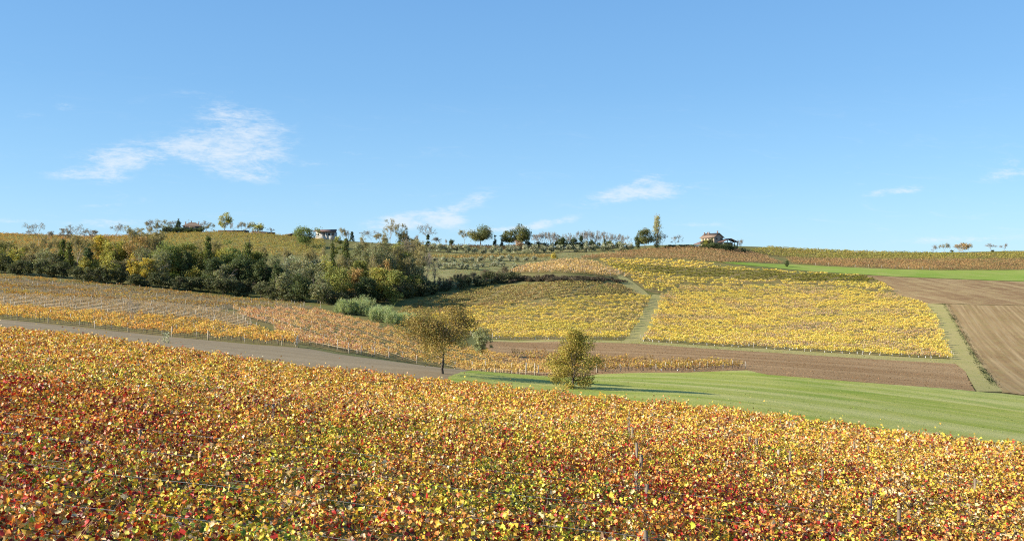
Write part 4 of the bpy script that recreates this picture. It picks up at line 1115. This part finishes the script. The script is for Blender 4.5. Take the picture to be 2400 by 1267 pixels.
ROWS_DONE = []
def vine_rows(poly, ang, spacing, dens, leaf, H, W, pal, label, group, posts=8.0, post_h=1.9, post_w=0.12, post_mat=None, stems=1.0, hose=False, density_fn=None, seed=1, lowcut=0.35,
              post_rows=99, guard_row=False, shape='fold', shift=0.5):
    rng = np.random.default_rng(seed)
    P = poly_xy(poly); e = np.array([math.cos(ang), math.sin(ang)]); nrm = np.array([-e[1], e[0]])
    S, T = P @ e, P @ nrm
    rows = []
    t = T.min() + spacing * shift
    while t < T.max():
        xs = []
        for i in range(len(P)):
            j = (i + 1) % len(P)
            if (T[i] - t) * (T[j] - t) < 0:
                xs.append(S[i] + (S[j] - S[i]) * (t - T[i]) / (T[j] - T[i]))
        xs.sort()
        for a, b in zip(xs[::2], xs[1::2]):
            if b - a > 7: rows.append((t, a, b))
        t += spacing
    nrows = len(rows)
    for ri, (t, a, b) in enumerate(rows):
        a += rng.uniform(-1, 1); b += rng.uniform(-1, 1)
        L = b - a; mid = e * (a + b) / 2 + nrm * t
        org = np.array([mid[0], mid[1], float(gz(mid[0], mid[1]))])
        root = thing('vine_row', org, label(ri, nrows), 'vine row', group)
        ss = np.linspace(a, b, max(4, int(L / 4))); XY = e[None] * ss[:, None] + nrm[None] * t
        zs = gz(XY[:, 0], XY[:, 1])
        n = int(L * dens * 0.95); s = rng.uniform(a, b, n)
        g1 = np.sin(s * .41 + ri * 2.7) + np.sin(s * .173 + ri * 5.1) + .8 * np.sin(s * .93 + ri * 1.1); s = s[g1 > rng.uniform(-1.9, -0.85, n)]; n = len(s)
        if density_fn is not None:
            Pt = np.stack([e[0] * s + nrm[0] * t, e[1] * s + nrm[1] * t, np.zeros(n)], 1)
            s = s[rng.random(n) < density_fn(Pt, ri / max(1, nrows - 1))]; n = len(s)
        Hr = rng.uniform(0.85, 1.12); hum = Hr - 1 + np.sin(s * 2.1 + ri) * 0.12 + np.sin(s * 0.73 + ri * 2) * 0.16
        q = rng.uniform(-0.15, 1.0, n); hh = H * (lowcut + (1 - lowcut) * np.clip(q, 0, 1)) * (1 + hum) + rng.exponential(0.06, n)
        lat = rng.normal(size=n) * W * 0.5 * np.sqrt(np.clip(1.15 - q * 0.7, 0.2, 1))
        X = e[0] * s + nrm[0] * (t + lat); Y = e[1] * s + nrm[1] * (t + lat)
        Z = np.interp(s, ss, zs) + hh
        Pw = np.stack([X, Y, Z], 1)
        if n > 3:
            N = rand_unit(rng, n, np.array([-0.75, -0.15, 0.6]))
            V, F, nv = leaf_geo(rng, Pw - org, N, leaf * 1.25 * rng.uniform(0.6, 1.4, n), 'tri', 0.9)
            o = mobj('foliage', mesh_np('foliage', V, F, np.repeat(pal(Pw, rng), nv, 0), VINE_FAR), root); o['kind'] = 'stuff'
        if stems:
            sx = np.arange(a, b, stems) + rng.uniform(-.2, .2, len(np.arange(a, b, stems)))
            bx_, by_ = e[0] * sx + nrm[0] * t, e[1] * sx + nrm[1] * t; zz = np.interp(sx, ss, zs); m = len(sx); j = rng.normal(size=(m, 2)) * 0.12
            sg = np.stack([bx_ - org[0], by_ - org[1], zz - org[2] - .1, np.full(m, .045), bx_ - org[0] + j[:, 0], by_ - org[1] + j[:, 1], zz - org[2] + H * rng.uniform(.55, .8, m), np.full(m, .03)], 1)
            V, F = tubes(sg, 3); o = mobj('stems', mesh_np('stems', V, F, None, VINE_WOOD), root); o['kind'] = 'stuff'
        if posts and ri < post_rows:
            me = post_mesh(post_h, post_w, post_mat or POST_PALE)
            for sx in np.append(np.arange(a, b - 1, posts), b):
                x, y = e[0] * sx + nrm[0] * t, e[1] * sx + nrm[1] * t
                o = mobj('post', me, root, (x - org[0], y - org[1], float(np.interp(sx, ss, zs)) - org[2]))
                o.rotation_euler = (rng.normal() * .035, rng.normal() * .035, rng.uniform(0, 3)); o.scale = (1, 1, rng.uniform(.88, 1.1))
        if hose:
            for hz, r, mt, nm in hose:
                k = len(ss); pts = np.stack([XY[:, 0] - org[0], XY[:, 1] - org[1], zs - org[2] + hz + np.sin(ss * .4) * .03], 1)
                V, F = tubes(np.concatenate([pts[:-1], np.full((k - 1, 1), r), pts[1:], np.full((k - 1, 1), r)], 1), 3)
                mobj(nm, mesh_np(nm, V, F, None, mt), root)
        if guard_row and ri < guard_row:
            me = post_mesh(0.62, 0.14, WHITE_TUBE)
            for sx in np.arange(a + 1, b, 2.3):
                if rng.random() < 0.35: continue
                sx += rng.uniform(-.6, .6); x, y = e[0] * sx + nrm[0] * t, e[1] * sx + nrm[1] * t
                o = mobj('vine_guard', me, root, (x - org[0], y - org[1], float(np.interp(sx, ss, zs)) - org[2])); o.rotation_euler = (rng.normal() * .06, rng.normal() * .06, 0); o.scale = (1, 1, rng.uniform(.6, 1.2))

_or, _tn = pal_mix(ORANGE, [.3, .25, .3, .3, .15], 51, 0.7, 16), pal_mix(TAN, [.35, .3, .25, .2], 55, 0.7, 16)
def pal4(P, rng):
    u = 1200 + FPX * P[:, 0] / P[:, 1]
    m = (rng.random(len(P)) < np.clip((u - 700) / 330, 0.05, 0.95))[:, None]
    return np.where(m, _tn(P, rng), _or(P, rng))
def ordlab(txt):
    return lambda i, n: ("lowest " if i == 0 else "topmost " if i == n - 1 else ORD[i] + " lowest ") + txt
A_LEFT = ang_px((50, 751), (600, 800))
vine_rows(P_F1, A_LEFT, 6.6, 54, 0.20, 1.75, 0.8, pal_mix(GOLD, [.4, .3, .2, .12, .12], 11, 0.7, 14), ordlab("golden orange vine row above the pale fallow strip"), "golden vine rows above the fallow strip", shift=0.2, posts=7, post_rows=6, seed=2, stems=1.2, lowcut=.55)
vine_rows(P_F2, A_LEFT, 6.5, 15, 0.18, 1.6, 0.45, pal_mix(BAREC, [.4, .3, .15, .2], 21, 0.6), ordlab("leafless grey vine row of the left hillside with pale posts"), "leafless vine rows of the left hillside", posts=9, seed=3, stems=0.9, hose=[(0.75, 0.085, HOSE, 'hose'), (1.5, 0.05, HOSE, 'wire')], lowcut=.4)
def den_f3(P, f):
    band = 0.25 + 0.75 * (np.sin(f * 15.0 + 0.6) > -0.1)
    return np.clip(band * (0.75 + 0.5 * _f3(P)), 0.12, 1)
_f3 = Fbm(33, 30)
vine_rows(P_F3, A_LEFT, 7.5, 44, 0.225, 1.7, 0.8, pal_mix([(0.56, 0.37, 0.07), (0.52, 0.27, 0.06), (0.40, 0.33, 0.08), (0.28, 0.20, 0.11), (0.30, 0.22, 0.13)], [.3, .15, .3, .35, .35], 41, 0.9, 24), ordlab("mixed gold and bare vine row of the left hillside below the wood"), "mixed vine rows below the wood", posts=11, seed=4, density_fn=den_f3, hose=[(0.75, 0.045, HOSE, 'hose')], stems=1.2, lowcut=.55)
vine_rows(P_F4, ang_px((730, 806), (1200, 877)), 6.0, 46, 0.20, 1.7, 0.8, pal4, ordlab("orange vine row above the fenced track left of the umbrella tree"), "orange vine rows left of the umbrella tree", posts=8, post_rows=8, seed=5, stems=1.1, hose=[(0.7, 0.04, HOSE, 'hose')], lowcut=.55)
A_Y1 = ang_px((1160, 795), (1470, 797)); A_Y2 = ang_px((1600, 806), (2200, 841))
vine_rows(P_F5, A_Y1, 5.6, 78, 0.185, 1.75, 0.85, pal_yellow(61, 0.5, 0.4, 0.03), ordlab("yellow vine row of the block left of the grass lane"), "yellow vine rows left of the grass lane", posts=9, post_rows=3, seed=6, guard_row=2, stems=1.4, lowcut=.5)
vine_rows(P_F7, A_Y2, 5.6, 74, 0.195, 1.75, 0.85, pal_yellow(71, 1.0, 0.25, 0.14), ordlab("yellow vine row with brown patches right of the grass lane"), "yellow vine rows right of the grass lane", posts=9, post_rows=3, seed=7, guard_row=3, stems=1.4, lowcut=.5)
A_Y3 = ang_px((1600, 667), (1900, 669))
_p8y, _p8g, _p8o = pal_yellow(81, 0.25, 0.4, 0.02), pal_mix(DARKGREEN, [.4, .3, .25, .2], 85, 0.5), pal_mix([(0.6, 0.38, 0.08), (0.50, 0.28, 0.07), (0.42, 0.27, 0.1)], [.5, .3, .2], 88)
def pal8(P, rng):
    c = _p8y(P, rng); g = _p8g(P, rng); o = _p8o(P, rng)
    u = 1200 + FPX * P[:, 0] / P[:, 1]; y = P[:, 1] + (u - 1600) * 0.02
    m = ((y > 536) & (y < 570) & (rng.random(len(P)) < np.clip((u - 1380) / 160, 0, 1)))[:, None]
    return np.where(m, g, c)
vine_rows(P_F8, A_Y3, 6.8, 36, 0.31, 1.75, 0.95, pal8, ordlab("yellow and olive vine row of the upper block below the bright grass"), "vine rows of the upper yellow block", posts=0, seed=8, stems=2, lowcut=.58)
vine_rows(P_F6, ang_px((1020, 735), (1455, 690)), 4.0, 20, 0.34, 1.0, 1.2, pal_mix(OLIVEB, [.3, .3, .25, .2], 91, 0.7, 26), ordlab("low olive brown vine row under the dark bank"), "low olive brown vine rows under the bank", posts=0, seed=9, stems=2, lowcut=.2)
vine_rows(P_F9, ang_px((1500, 604), (1680, 615)), 5.5, 26, 0.32, 1.7, 1.2, pal_mix(BROWNV, [.35, .3, .25, .12], 95, 0.6, 30), ordlab("brownish vine row on the knoll below the stone farmhouse"), "brown vine rows below the farmhouse", posts=8, post_rows=1, seed=10, stems=2)
vine_rows(P_F10, ang_px((1880, 603), (2300, 606)), 6.5, 14, 0.44, 1.8, 1.2, pal_mix(GREENV, [.35, .3, .3, .2], 97, 0.7, 40), ordlab("olive green vine row on the far right ridge"), "olive green vine rows on the right ridge", posts=0, seed=11, stems=0)
vine_rows(P_F11, ang_px((1880, 619), (2200, 631)), 5.5, 25, 0.32, 1.8, 1.1, pal_mix(REDB, [.35, .25, .25, .15], 99, 0.7, 30), ordlab("rust brown vine row above the bright grass strip"), "rust brown vine rows above the bright grass", posts=9, post_rows=1, post_h=2.3, post_w=.2, seed=12, stems=2)
vine_rows(P_F12, ang_px((1400, 873), (1735, 866)), 4.2, 22, 0.24, 1.7, 0.8, pal_mix([(0.50, 0.36, 0.07), (0.40, 0.27, 0.09), (0.33, 0.23, 0.10), (0.42, 0.20, 0.07)], [.3, .35, .3, .1], 101, 0.7), ordlab("short yellow brown vine row behind the bushy tree on the meadow"), "short vine rows behind the bushy tree", posts=6, post_rows=3, seed=13, guard_row=1, stems=1.0, lowcut=.5)
vine_rows(P_KN, ang_px((1250, 638), (1440, 640)), 4.4, 20, 0.34, 1.7, 0.9, pal_mix(PALEK, [.35, .25, .25, .2], 103, 0.6), ordlab("pale gold vine row on the small knoll above the dark bank"), "pale vine rows on the small knoll", posts=7, post_w=.12, post_mat=POST_PALE, post_rows=8, seed=14, stems=1.4)
vine_rows(P_OR1, 0.02, 4.5, 14, 0.42, 1.6, 1.1, pal_mix([(0.16, 0.11, 0.06), (0.22, 0.15, 0.08), (0.13, 0.11, 0.05)], [.4, .3, .3], 111, .6, 30), ordlab("dark brown vine row behind the olive trees on the ridge"), "dark vine rows behind the olive terrace", posts=0, seed=21, stems=0, lowcut=.1)
vine_rows(P_OR2, 0.02, 4.5, 12, 0.40, 1.2, 1.1, pal_mix([(0.34, 0.25, 0.09), (0.30, 0.27, 0.09), (0.40, 0.26, 0.10)], [.4, .3, .3], 113, .6, 30), ordlab("brownish vine row between the two rows of olive trees"), "brownish vine rows between the olive rows", posts=0, seed=22, stems=0, lowcut=.1)
# vines on the slope behind the wood
_s1, _s2 = pal_mix([(0.50, 0.30, 0.09), (0.46, 0.22, 0.08), (0.52, 0.36, 0.10), (0.30, 0.24, 0.09)], [.3, .3, .25, .2], 105, .7, 40), pal_mix([(0.34, 0.31, 0.08), (0.40, 0.32, 0.09), (0.28, 0.26, 0.07), (0.42, 0.26, 0.09)], [.35, .3, .25, .15], 109, .8, 50)
def palS(P, rng):
    u = 1200 + FPX * P[:, 0] / P[:, 1]
    return np.where((rng.random(len(P)) < np.clip((u - 180) / 200, .08, .95))[:, None], _s2(P, rng), _s1(P, rng))
vine_rows(P_SLOPE, ang_px((0, 575), (600, 575)), 7.5, 14, 0.38, 1.6, 1.2, palS, ordlab("vine row on the slope behind the gully wood"), "vine rows on the slope behind the wood", posts=0, seed=15, stems=0, lowcut=.2)

# ================================================================== the near vineyard
NV = dict(red=Fbm(201, 9.0), red2=Fbm(202, 3.0), grn=Fbm(203, 7.0), grn2=Fbm(204, 2.2), tan=Fbm(205, 11.0), c1=Fbm(206, 1.1), c2=Fbm(207, 1.3), c3=Fbm(208, 0.9))
NEARC = [(0.76, 0.54, 0.075), (0.71, 0.38, 0.08), (0.60, 0.20, 0.05), (0.46, 0.04, 0.026), (0.16, 0.018, 0.018), (0.57, 0.56, 0.06), (0.15, 0.22, 0.028), (0.78, 0.62, 0.34), (0.30, 0.19, 0.07)]
def near_weights(P):
    d = P[:, 1]; u = 1200 + FPX * P[:, 0] / d
    r = NV['red'](P) + 0.6 * NV['red2'](P) + 1.5 * np.exp(-((u - 80) / 330) ** 2) * (d < 30) + 0.5 * (d < 26) * (d > 13) + 0.35 * np.exp(-((u - 1650) / 420) ** 2) * (d < 45)
    g = NV['grn'](P) + 0.7 * NV['grn2'](P) + 1.5 * (d < 12.5) * np.exp(-((u - 420) / 520) ** 2) - 0.7 * (u > 1500) + 0.8 * (d < 15) * np.exp(-((u - 350) / 500) ** 2)
    t = NV['tan'](P) + 0.4 * (u > 1500)
    far = np.clip((d - 22) / 35, 0, 1)
    k1, k2, k3 = np.exp(.9 * NV['c1'](P)), np.exp(.9 * NV['c2'](P)), np.exp(.9 * NV['c3'](P))
    K = np.stack([k1, k2, k2, k3, k3, k1 / k3, 1 / k2, k2 / k1, 1 + 0 * k1], 1)
    return K * np.stack([0.50 + 0.24 * far + 0 * r, 0.40 + 0.25 * far + 0.1 * r, 0.22 + 0.24 * np.clip(r, 0, 3), (0.08 + 0.30 * np.clip(r, 0, 3)) * (1 - 0.5 * far), (0.08 + 0.20 * np.clip(r, 0, 3)) * (1 - 0.55 * far),
                     (0.14 + 0.38 * np.clip(g + 0.3, 0, 3)) * (1 - 0.6 * far), 0.30 * np.clip(g - 0.1, 0, 3) * (1 - 0.75 * far), 0.17 + 0.17 * np.clip(t, 0, 3), 0.17 + 0.12 * np.clip(t, 0, 2) + 0.08 * far], 1)
def near_cols(P, rng): return pick(rng, near_weights(P), NEARC, 0.18)
COLWORD = ["golden", "orange", "orange", "red", "dark red", "yellow green", "green", "pale tan", "golden"]

ROW_GAP = 2.35
ROW_TILT = math.tan(math.radians(-1.5))
vine_cells = []      # (y distance, row index, x0, x1)
row_y = np.arange(6.6, 92, ROW_GAP)
for ri, y0 in enumerate(row_y):
    x = -0.64 * y0 - 2.0
    while x < 0.66 * y0 + 3.0:
        y = y0 + ROW_TILT * x
        u = 1200 + FPX * x / y
        if y < d_edge(u) - 0.8:
            vine_cells.append((y, ri, x, x + 1.1))
        x += 1.1
vis = [c for c in vine_cells if c[0] > 8.2 and abs((c[2] + 0.5) / c[0]) < 0.60]
vis.sort(key=lambda c: math.hypot(c[0], c[2]))
single = set(vis[:300])
rest = [c for c in vine_cells if c not in single and c[0] > 7.5]

def vine_points(rng, cell, dens):
    """leaf positions of one vine: a sprawling hedge with a few loose shoots above it"""
    y, ri, x0, x1 = cell
    n = int(dens * (x1 - x0)); x = rng.uniform(x0 - .1, x1 + .1, n)
    th = rng.uniform(math.radians(-50), math.radians(230), n); rr = rng.uniform(0.45, 1.0, n) ** 0.7
    hump = 1 + 0.18 * math.sin(x0 * 1.9 + ri * 1.3) + 0.12 * math.sin(x0 * 0.63 + ri * 2.9)
    lat = np.cos(th) * rr * 0.62; h = 1.28 * (0.93 + 0.07 * hump) + np.sin(th) * rr * 0.56 * hump
    up = rng.random(n) < 0.10; h[up] += rng.exponential(0.14, up.sum())
    yy = (y - ROW_TILT * x0) + ROW_TILT * x + lat
    P = np.stack([x, yy, np.zeros(n)], 1)
    N = rand_unit(rng, n, np.stack([0 * th - .12, np.cos(th) * .8, np.sin(th) * .8], 1))
    return P, h, N

LEAF_MES = []
rngL = np.random.default_rng(5)
for i in range(8):
    V, F, nv = leaf_geo(rngL, np.zeros((1, 3)), np.array([[0, 0, 1.0]]), 1.0, 'lobe')
    LEAF_MES.append(mesh_np('leaf', V, F, None, VINE_LEAF_SINGLE))

def trunk_segs(rng, x, y, z):
    S = []; p = np.array([x, y, z - .15]); r = rng.uniform(.035, .05)
    for k in range(4):
        q = np.array([x + rng.normal() * .05, y + rng.normal() * .05, z + .24 * (k + 1)])
        S.append((*p, r, *q, r * .92)); p = q; r *= .92
    for s in (-1, 1):
        a = p
        for k in range(2):
            b = a + np.array([s * .27, rng.normal() * .03, rng.normal() * .03 + .02]); S.append((*a, r * .7, *b, r * .55)); a = b
    return np.array(S)
def shoot_segs(rng, x0, x1, y, z, n):
    S = []
    for _ in range(n):
        p = np.array([rng.uniform(x0, x1), y + rng.normal() * .15, z + rng.uniform(.85, 1.4)]); v = np.array([rng.normal() * .35, rng.normal() * .35, 1.0]); r = .008
        for k in range(5):
            v = v + rng.normal(size=3) * .25 + np.array([0, 0, -.16]); q = p + v / np.linalg.norm(v) * .2
            S.append((*p, r, *q, r * .85)); p = q; r *= .85
    return np.array(S)

single_sorted = sorted(single, key=lambda c: (c[1], c[2])); vno = {}
nearest = set(vis[:48])
rngV = np.random.default_rng(99)
for c in single_sorted:
    y, ri, x0, x1 = c; xm = (x0 + x1) / 2
    zg = float(gz(xm, y)); org = np.array([xm, y, zg])
    dist = math.hypot(y, xm)
    dens, ls, shp = (1000, 0.058, 'lobe') if dist < 12.5 else (800, 0.066, 'fold') if dist < 24 else (560, 0.08, 'fold')
    P, h, N = vine_points(rngV, c, dens)
    # ground height, linear across the small cell
    gx = (float(gz(xm + .5, y)) - float(gz(xm - .5, y))); gy = (float(gz(xm, y + .5)) - float(gz(xm, y - .5)))
    P[:, 2] = zg + (P[:, 0] - xm) * gx + (P[:, 1] - y) * gy + h
    colr = near_cols(P, rngV)
    w = near_weights(org[None])[0]; tone = COLWORD[int(np.argmax(w * np.array([.8, .9, 1.1, 1.9, 2.2, 1.1, 1.6, 1.3, .6])))]
    vno[ri] = vno.get(ri, 0) + 1
    root = thing('grape_vine', org, "mostly %s grape vine, %s from the left in the %s nearest foreground row" % (tone, ORD[vno[ri] - 1], ORD[ri - 1]), 'grape vine', "vines of the nearest foreground rows")
    sz = ls * rngV.uniform(0.55, 1.5, len(P))
    mask = np.ones(len(P), bool)
    if c in nearest:
        top = np.argsort(-(h + 0.35 * (y - P[:, 1]) + rngV.uniform(0, .5, len(P))))[:50]
        mask[top] = False
        for i in top:
            o = bpy.data.objects.new('leaf', LEAF_MES[rngV.integers(8)]); COL.objects.link(o); o.parent = root
            o.location = P[i] - org; o.rotation_euler = Vector(N[i]).to_track_quat('Z', 'Y').to_euler(); o.rotation_euler.rotate_axis('Z', rngV.uniform(0, 6.28))
            s = sz[i] * 1.1; o.scale = (s * rngV.uniform(.55, 1), s, s * rngV.uniform(.8, 1.8)); o.color = (*colr[i], 1)
    V, F, nv = leaf_geo(rngV, P[mask] - org, N[mask], sz[mask], shp, .9)
    o = mobj('foliage', mesh_np('foliage', V, F, np.repeat(colr[mask], nv, 0), VINE_LEAF), root); o['kind'] = 'stuff'
    V, F = tubes(trunk_segs(rngV, 0, 0, 0), 5); mobj('trunk', mesh_np('trunk', V, F, None, VINE_WOOD, True), root)
    V, F = tubes(shoot_segs(rngV, x0 - xm, x1 - xm, 0, 0, 6 if dist < 22 else 3), 3); o = mobj('shoots', mesh_np('shoots', V, F, None, CANE), root); o['kind'] = 'stuff'

# the remaining vines of the same vineyard, one mass
Ps, hs, Ns, Ss = [], [], [], []
for c in rest:
    y = c[0]
    dens, ls = (640, .078) if y < 30 else (430, .094) if y < 48 else (250, .122)
    P, h, N = vine_points(rngV, c, dens); keep = (h > (1.0 if y > 30 else .6)); P, h, N = P[keep], h[keep], N[keep]
    Ps.append(P); hs.append(h); Ns.append(N); Ss.append(ls * rngV.uniform(.6, 1.4, len(P)))
P = np.concatenate(Ps); h = np.concatenate(hs); N = np.concatenate(Ns); S = np.concatenate(Ss)
# terrain under them from a fine interpolation grid
gu = np.linspace(-400, 2800, 220); gd = np.exp(np.linspace(math.log(6), math.log(96), 160)); GU, GD = np.meshgrid(gu, gd); GZ = zud(GU, GD)
def gfast(x, y):
    u = (1200 + FPX * x / y - gu[0]) / (gu[1] - gu[0]); v = (np.log(y) - math.log(6)) / (math.log(96 / 6) / 159)
    i = np.clip(u.astype(int), 0, 218); j = np.clip(v.astype(int), 0, 158); fu = np.clip(u - i, 0, 1); fv = np.clip(v - j, 0, 1)
    return (GZ[j, i] * (1 - fu) + GZ[j, i + 1] * fu) * (1 - fv) + (GZ[j + 1, i] * (1 - fu) + GZ[j + 1, i + 1] * fu) * fv
P[:, 2] = gfast(P[:, 0], P[:, 1]) + h
VV, FF, CC, k0 = [], [], [], 0
for sel, shp in ((P[:, 1] < 44, 'fold'), (P[:, 1] >= 44, 'tri')):
    V, F, nv = leaf_geo(rngV, P[sel], N[sel], S[sel] * (1 if shp == 'fold' else 1.15), shp, .9)
    VV.append(V); FF.append(F + k0); CC.append(np.repeat(near_cols(P[sel], rngV), nv, 0)); k0 += len(V)
o = mobj('vine_foliage', mesh_np('vine_foliage', np.concatenate(VV), np.concatenate(FF), np.concatenate(CC), VINE_LEAF)); tag(o, "red and gold vines of the foreground vineyard beyond its nearest rows", 'vines', None, 'stuff')
SG = []
for c in rest:
    if c[0] < 60 or rngV.random() < .5:
        xm = (c[2] + c[3]) / 2; z = float(gfast(np.array([xm]), np.array([c[0]]))[0])
        SG.append((xm, c[0], z - .1, .045, xm + rngV.normal() * .06, c[0], z + 1.1, .035))
V, F = tubes(SG, 3); o = mobj('vine_trunks', mesh_np('vine_trunks', V, F, None, VINE_WOOD)); tag(o, "dark trunks of the foreground vines beyond the nearest rows", 'vine trunks', None, 'stuff')

# posts and wires of the near vineyard
pi = 0
for ri, y0 in enumerate(row_y):
    if y0 < 8 or y0 > 62: continue
    x = -0.6 * y0 + (ri * 1.7) % 5.2; pno = 0
    while x < 0.62 * y0:
        y = y0 + ROW_TILT * x
        if y < d_edge(1200 + FPX * x / y) - 1.0 and rngV.random() < (0.75 if x > -1 else 0.3):
            z = float(gz(x, y)); hgt = rngV.uniform(1.8, 2.1) if x > 0 else rngV.uniform(1.65, 1.95)
            pale = rngV.random() < .08
            r = thing('vineyard_post', (x, y, z), "%s post, %s from the left in the %s nearest foreground vine row" % ("pale concrete" if pale else "weathered wooden", ORD[pno], ORD[ri - 1]), 'post', "%s posts of the foreground vineyard" % ("pale" if pale else "wooden"))
            o = mobj('shaft', post_mesh(2.05, 0.07, POST_PALE if pale else POST_WOOD), r); o.rotation_euler = (rngV.normal() * .04, rngV.normal() * .04, rngV.uniform(0, 1.5)); o.scale = (1, 1, hgt / 2.05)
            pno += 1
        x += 5.2
for ri, y0 in enumerate(row_y[1:6]):
    xs = np.linspace(-.62 * y0, .64 * y0, 24); ys = y0 + ROW_TILT * xs; zs = gz(xs, ys)
    org = np.array([0, y0, float(zs[12])])
    r = thing('trellis_wire', org, "thin dark trellis wires of the %s row of the foreground vineyard" % ("nearest" if ri == 0 else ORD[ri] + " nearest"), 'wire', "trellis wires of the foreground vineyard")
    for hz in (1.0, 1.45, 1.85):
        p = np.stack([xs, ys - y0, zs - org[2] + hz + np.sin(xs * 1.2) * .015], 1); n = len(p)
        V, F = tubes(np.concatenate([p[:-1], np.full((n - 1, 1), .0035), p[1:], np.full((n - 1, 1), .0035)], 1), 4); mobj('wire', mesh_np('wire', V, F, None, WIRE), r)

# ================================================================== small things
# two pale seedlings at the edge of the fallow strip
for u, lab in ((386, "left one of two pale green stalks in the fallow strip"), (394, "right one of two pale green stalks in the fallow strip")):
    d = hit(u, 805, 100, 175); p = wpos(u, d, 0); r = thing('tall_weed', p, lab, 'weed', "pale stalks in the fallow strip"); rg = np.random.default_rng(u)
    V, F = tubes([(0, 0, -.1, .03, .05, 0, 1.5, .02)], 4); mobj('stem', mesh_np('stem', V, F, None, REED_CANE), r)
    n = 60; P = np.stack([rg.normal(size=n) * .18, rg.normal(size=n) * .18, rg.uniform(.1, 1.6, n)], 1)
    V, F, nv = leaf_geo(rg, P, rand_unit(rg, n), .22, 'fold', .5); mobj('foliage', mesh_np('foliage', V, F, np.tile((.45, .47, .33), (len(V), 1)), TREE_LEAF), r)
# weeds in the ditch beside the right-hand lane, leaf colour darkened for shade
def ditch_weeds(pts, n, seed, name, label):
    rng = np.random.default_rng(seed); Q = poly_xy([ud(p) for p in pts]); L = np.r_[0, np.cumsum(np.linalg.norm(np.diff(Q, axis=0), axis=1))]
    s = rng.uniform(0, L[-1], n); X = np.interp(s, L, Q[:, 0]) + rng.normal(size=n) * .45; Y = np.interp(s, L, Q[:, 1]) + rng.normal(size=n) * .45
    clump = np.clip(np.sin(s * .35) * .5 + np.sin(s * .113 + 2) * .6 + .7, .25, 1.7)
    P = np.stack([X, Y, gz(X, Y) + rng.uniform(.02, .68, n) * clump], 1)
    V, F, nv = leaf_geo(rng, P, rand_unit(rng, n, np.array([0, 0, .3])), rng.uniform(.18, .36, n), 'fold', .5)
    c = np.array([.035, .05, .02]) * np.clip(1 + rng.normal(size=(n, 1)) * .25, .5, 1.8)
    tag(mobj(name, mesh_np(name, V, F, np.repeat(c, nv, 0), TREE_LEAF)), label, 'weeds', None, 'stuff')
ditch_weeds([(2213, 714), (2240, 760), (2262, 800), (2285, 842), (2305, 874), (2330, 905)], 2600, 1, 'ditch_weeds', "weeds coloured dark for shade along the ditch between grass lane and harrowed field")
ditch_weeds([(2222, 716), (2250, 764), (2274, 806), (2296, 846), (2316, 878), (2342, 910)], 1500, 2, 'ditch_weeds', "second line of weeds coloured dark for shade on the field side of the ditch")

# rough dry grass on the terraces, verges and lanes
def tufts(pud, n, size, cols, wts, name, label, seed, hmax):
    rng = np.random.default_rng(seed); Q = poly_xy(pud); lo, hi = Q.min(0), Q.max(0)
    P = rng.uniform(lo, hi, (n * 4, 2)); x, y = P[:, 0], P[:, 1]; ins = np.zeros(len(P), bool); j = len(Q) - 1
    for i in range(len(Q)):
        c = ((Q[i, 1] > y) != (Q[j, 1] > y)) & (x < (Q[j, 0] - Q[i, 0]) * (y - Q[i, 1]) / (Q[j, 1] - Q[i, 1] + 1e-12) + Q[i, 0]); ins ^= c; j = i
    P = P[ins][:n]; m = len(P)
    keep = Fbm(seed, 9)(np.c_[P, np.zeros(m)]) + rng.normal(size=m) * .5 > -0.2; P = P[keep]; m = len(P)
    C = np.c_[P, gz(P[:, 0], P[:, 1]) + rng.uniform(0.02, hmax, m)]
    V, F, nv = leaf_geo(rng, C, rand_unit(rng, m, np.array([0, -.3, .5])), size * rng.uniform(.5, 1.5, m), 'fold', .6)
    tag(mobj(name, mesh_np(name, V, F, np.repeat(pal_mix(cols, wts, seed, .9, 22)(C, rng), nv, 0), VINE_FAR)), label, 'grass', None, 'stuff')
DRY = [(0.30, 0.27, 0.11), (0.24, 0.245, 0.085), (0.36, 0.29, 0.14), (0.20, 0.16, 0.08)]
tufts(P_ORCH, 30000, 0.42, DRY, [.3, .35, .2, .2], 'rough_grass', "rough dry grass on the olive terraces", 401, .3)
tufts(P_LANE + [], 2500, 0.3, [(0.36, 0.32, 0.10), (0.30, 0.29, 0.08), (0.42, 0.35, 0.15)], [.4, .4, .2], 'lane_grass', "worn grass of the lane between the two yellow vineyards", 402, .12)
tufts(P_RLANE, 4000, 0.3, [(0.34, 0.32, 0.10), (0.26, 0.28, 0.07), (0.40, 0.34, 0.15)], [.4, .4, .2], 'lane_grass', "worn grass of the lane beside the ditch on the right", 403, .12)
tufts(P_VERGE, 4000, 0.3, [(0.34, 0.32, 0.10), (0.26, 0.28, 0.07), (0.40, 0.34, 0.15)], [.4, .4, .2], 'verge_grass', "pale grass verge between yellow vines and ploughed field", 404, .15)
tufts(P_BROWN, 15000, 0.30, [(0.27, 0.165, 0.088), (0.33, 0.21, 0.115), (0.19, 0.115, 0.06)], [.4, .3, .3], 'soil_clods', "clods of the lower ploughed field", 405, .10)
tufts(P_RIGHT, 16000, 0.32, [(0.27, 0.175, 0.085), (0.34, 0.24, 0.12), (0.20, 0.125, 0.06)], [.4, .3, .3], 'soil_clods', "clods of the harrowed field on the right", 406, .08)
tufts(P_MEADOW, 26000, 0.20, [(0.20, 0.28, 0.05), (0.28, 0.325, 0.08), (0.40, 0.37, 0.14), (0.15, 0.22, 0.035)], [.35, .3, .2, .15], 'meadow_tufts', "short grass tufts of the meadow", 407, .07)
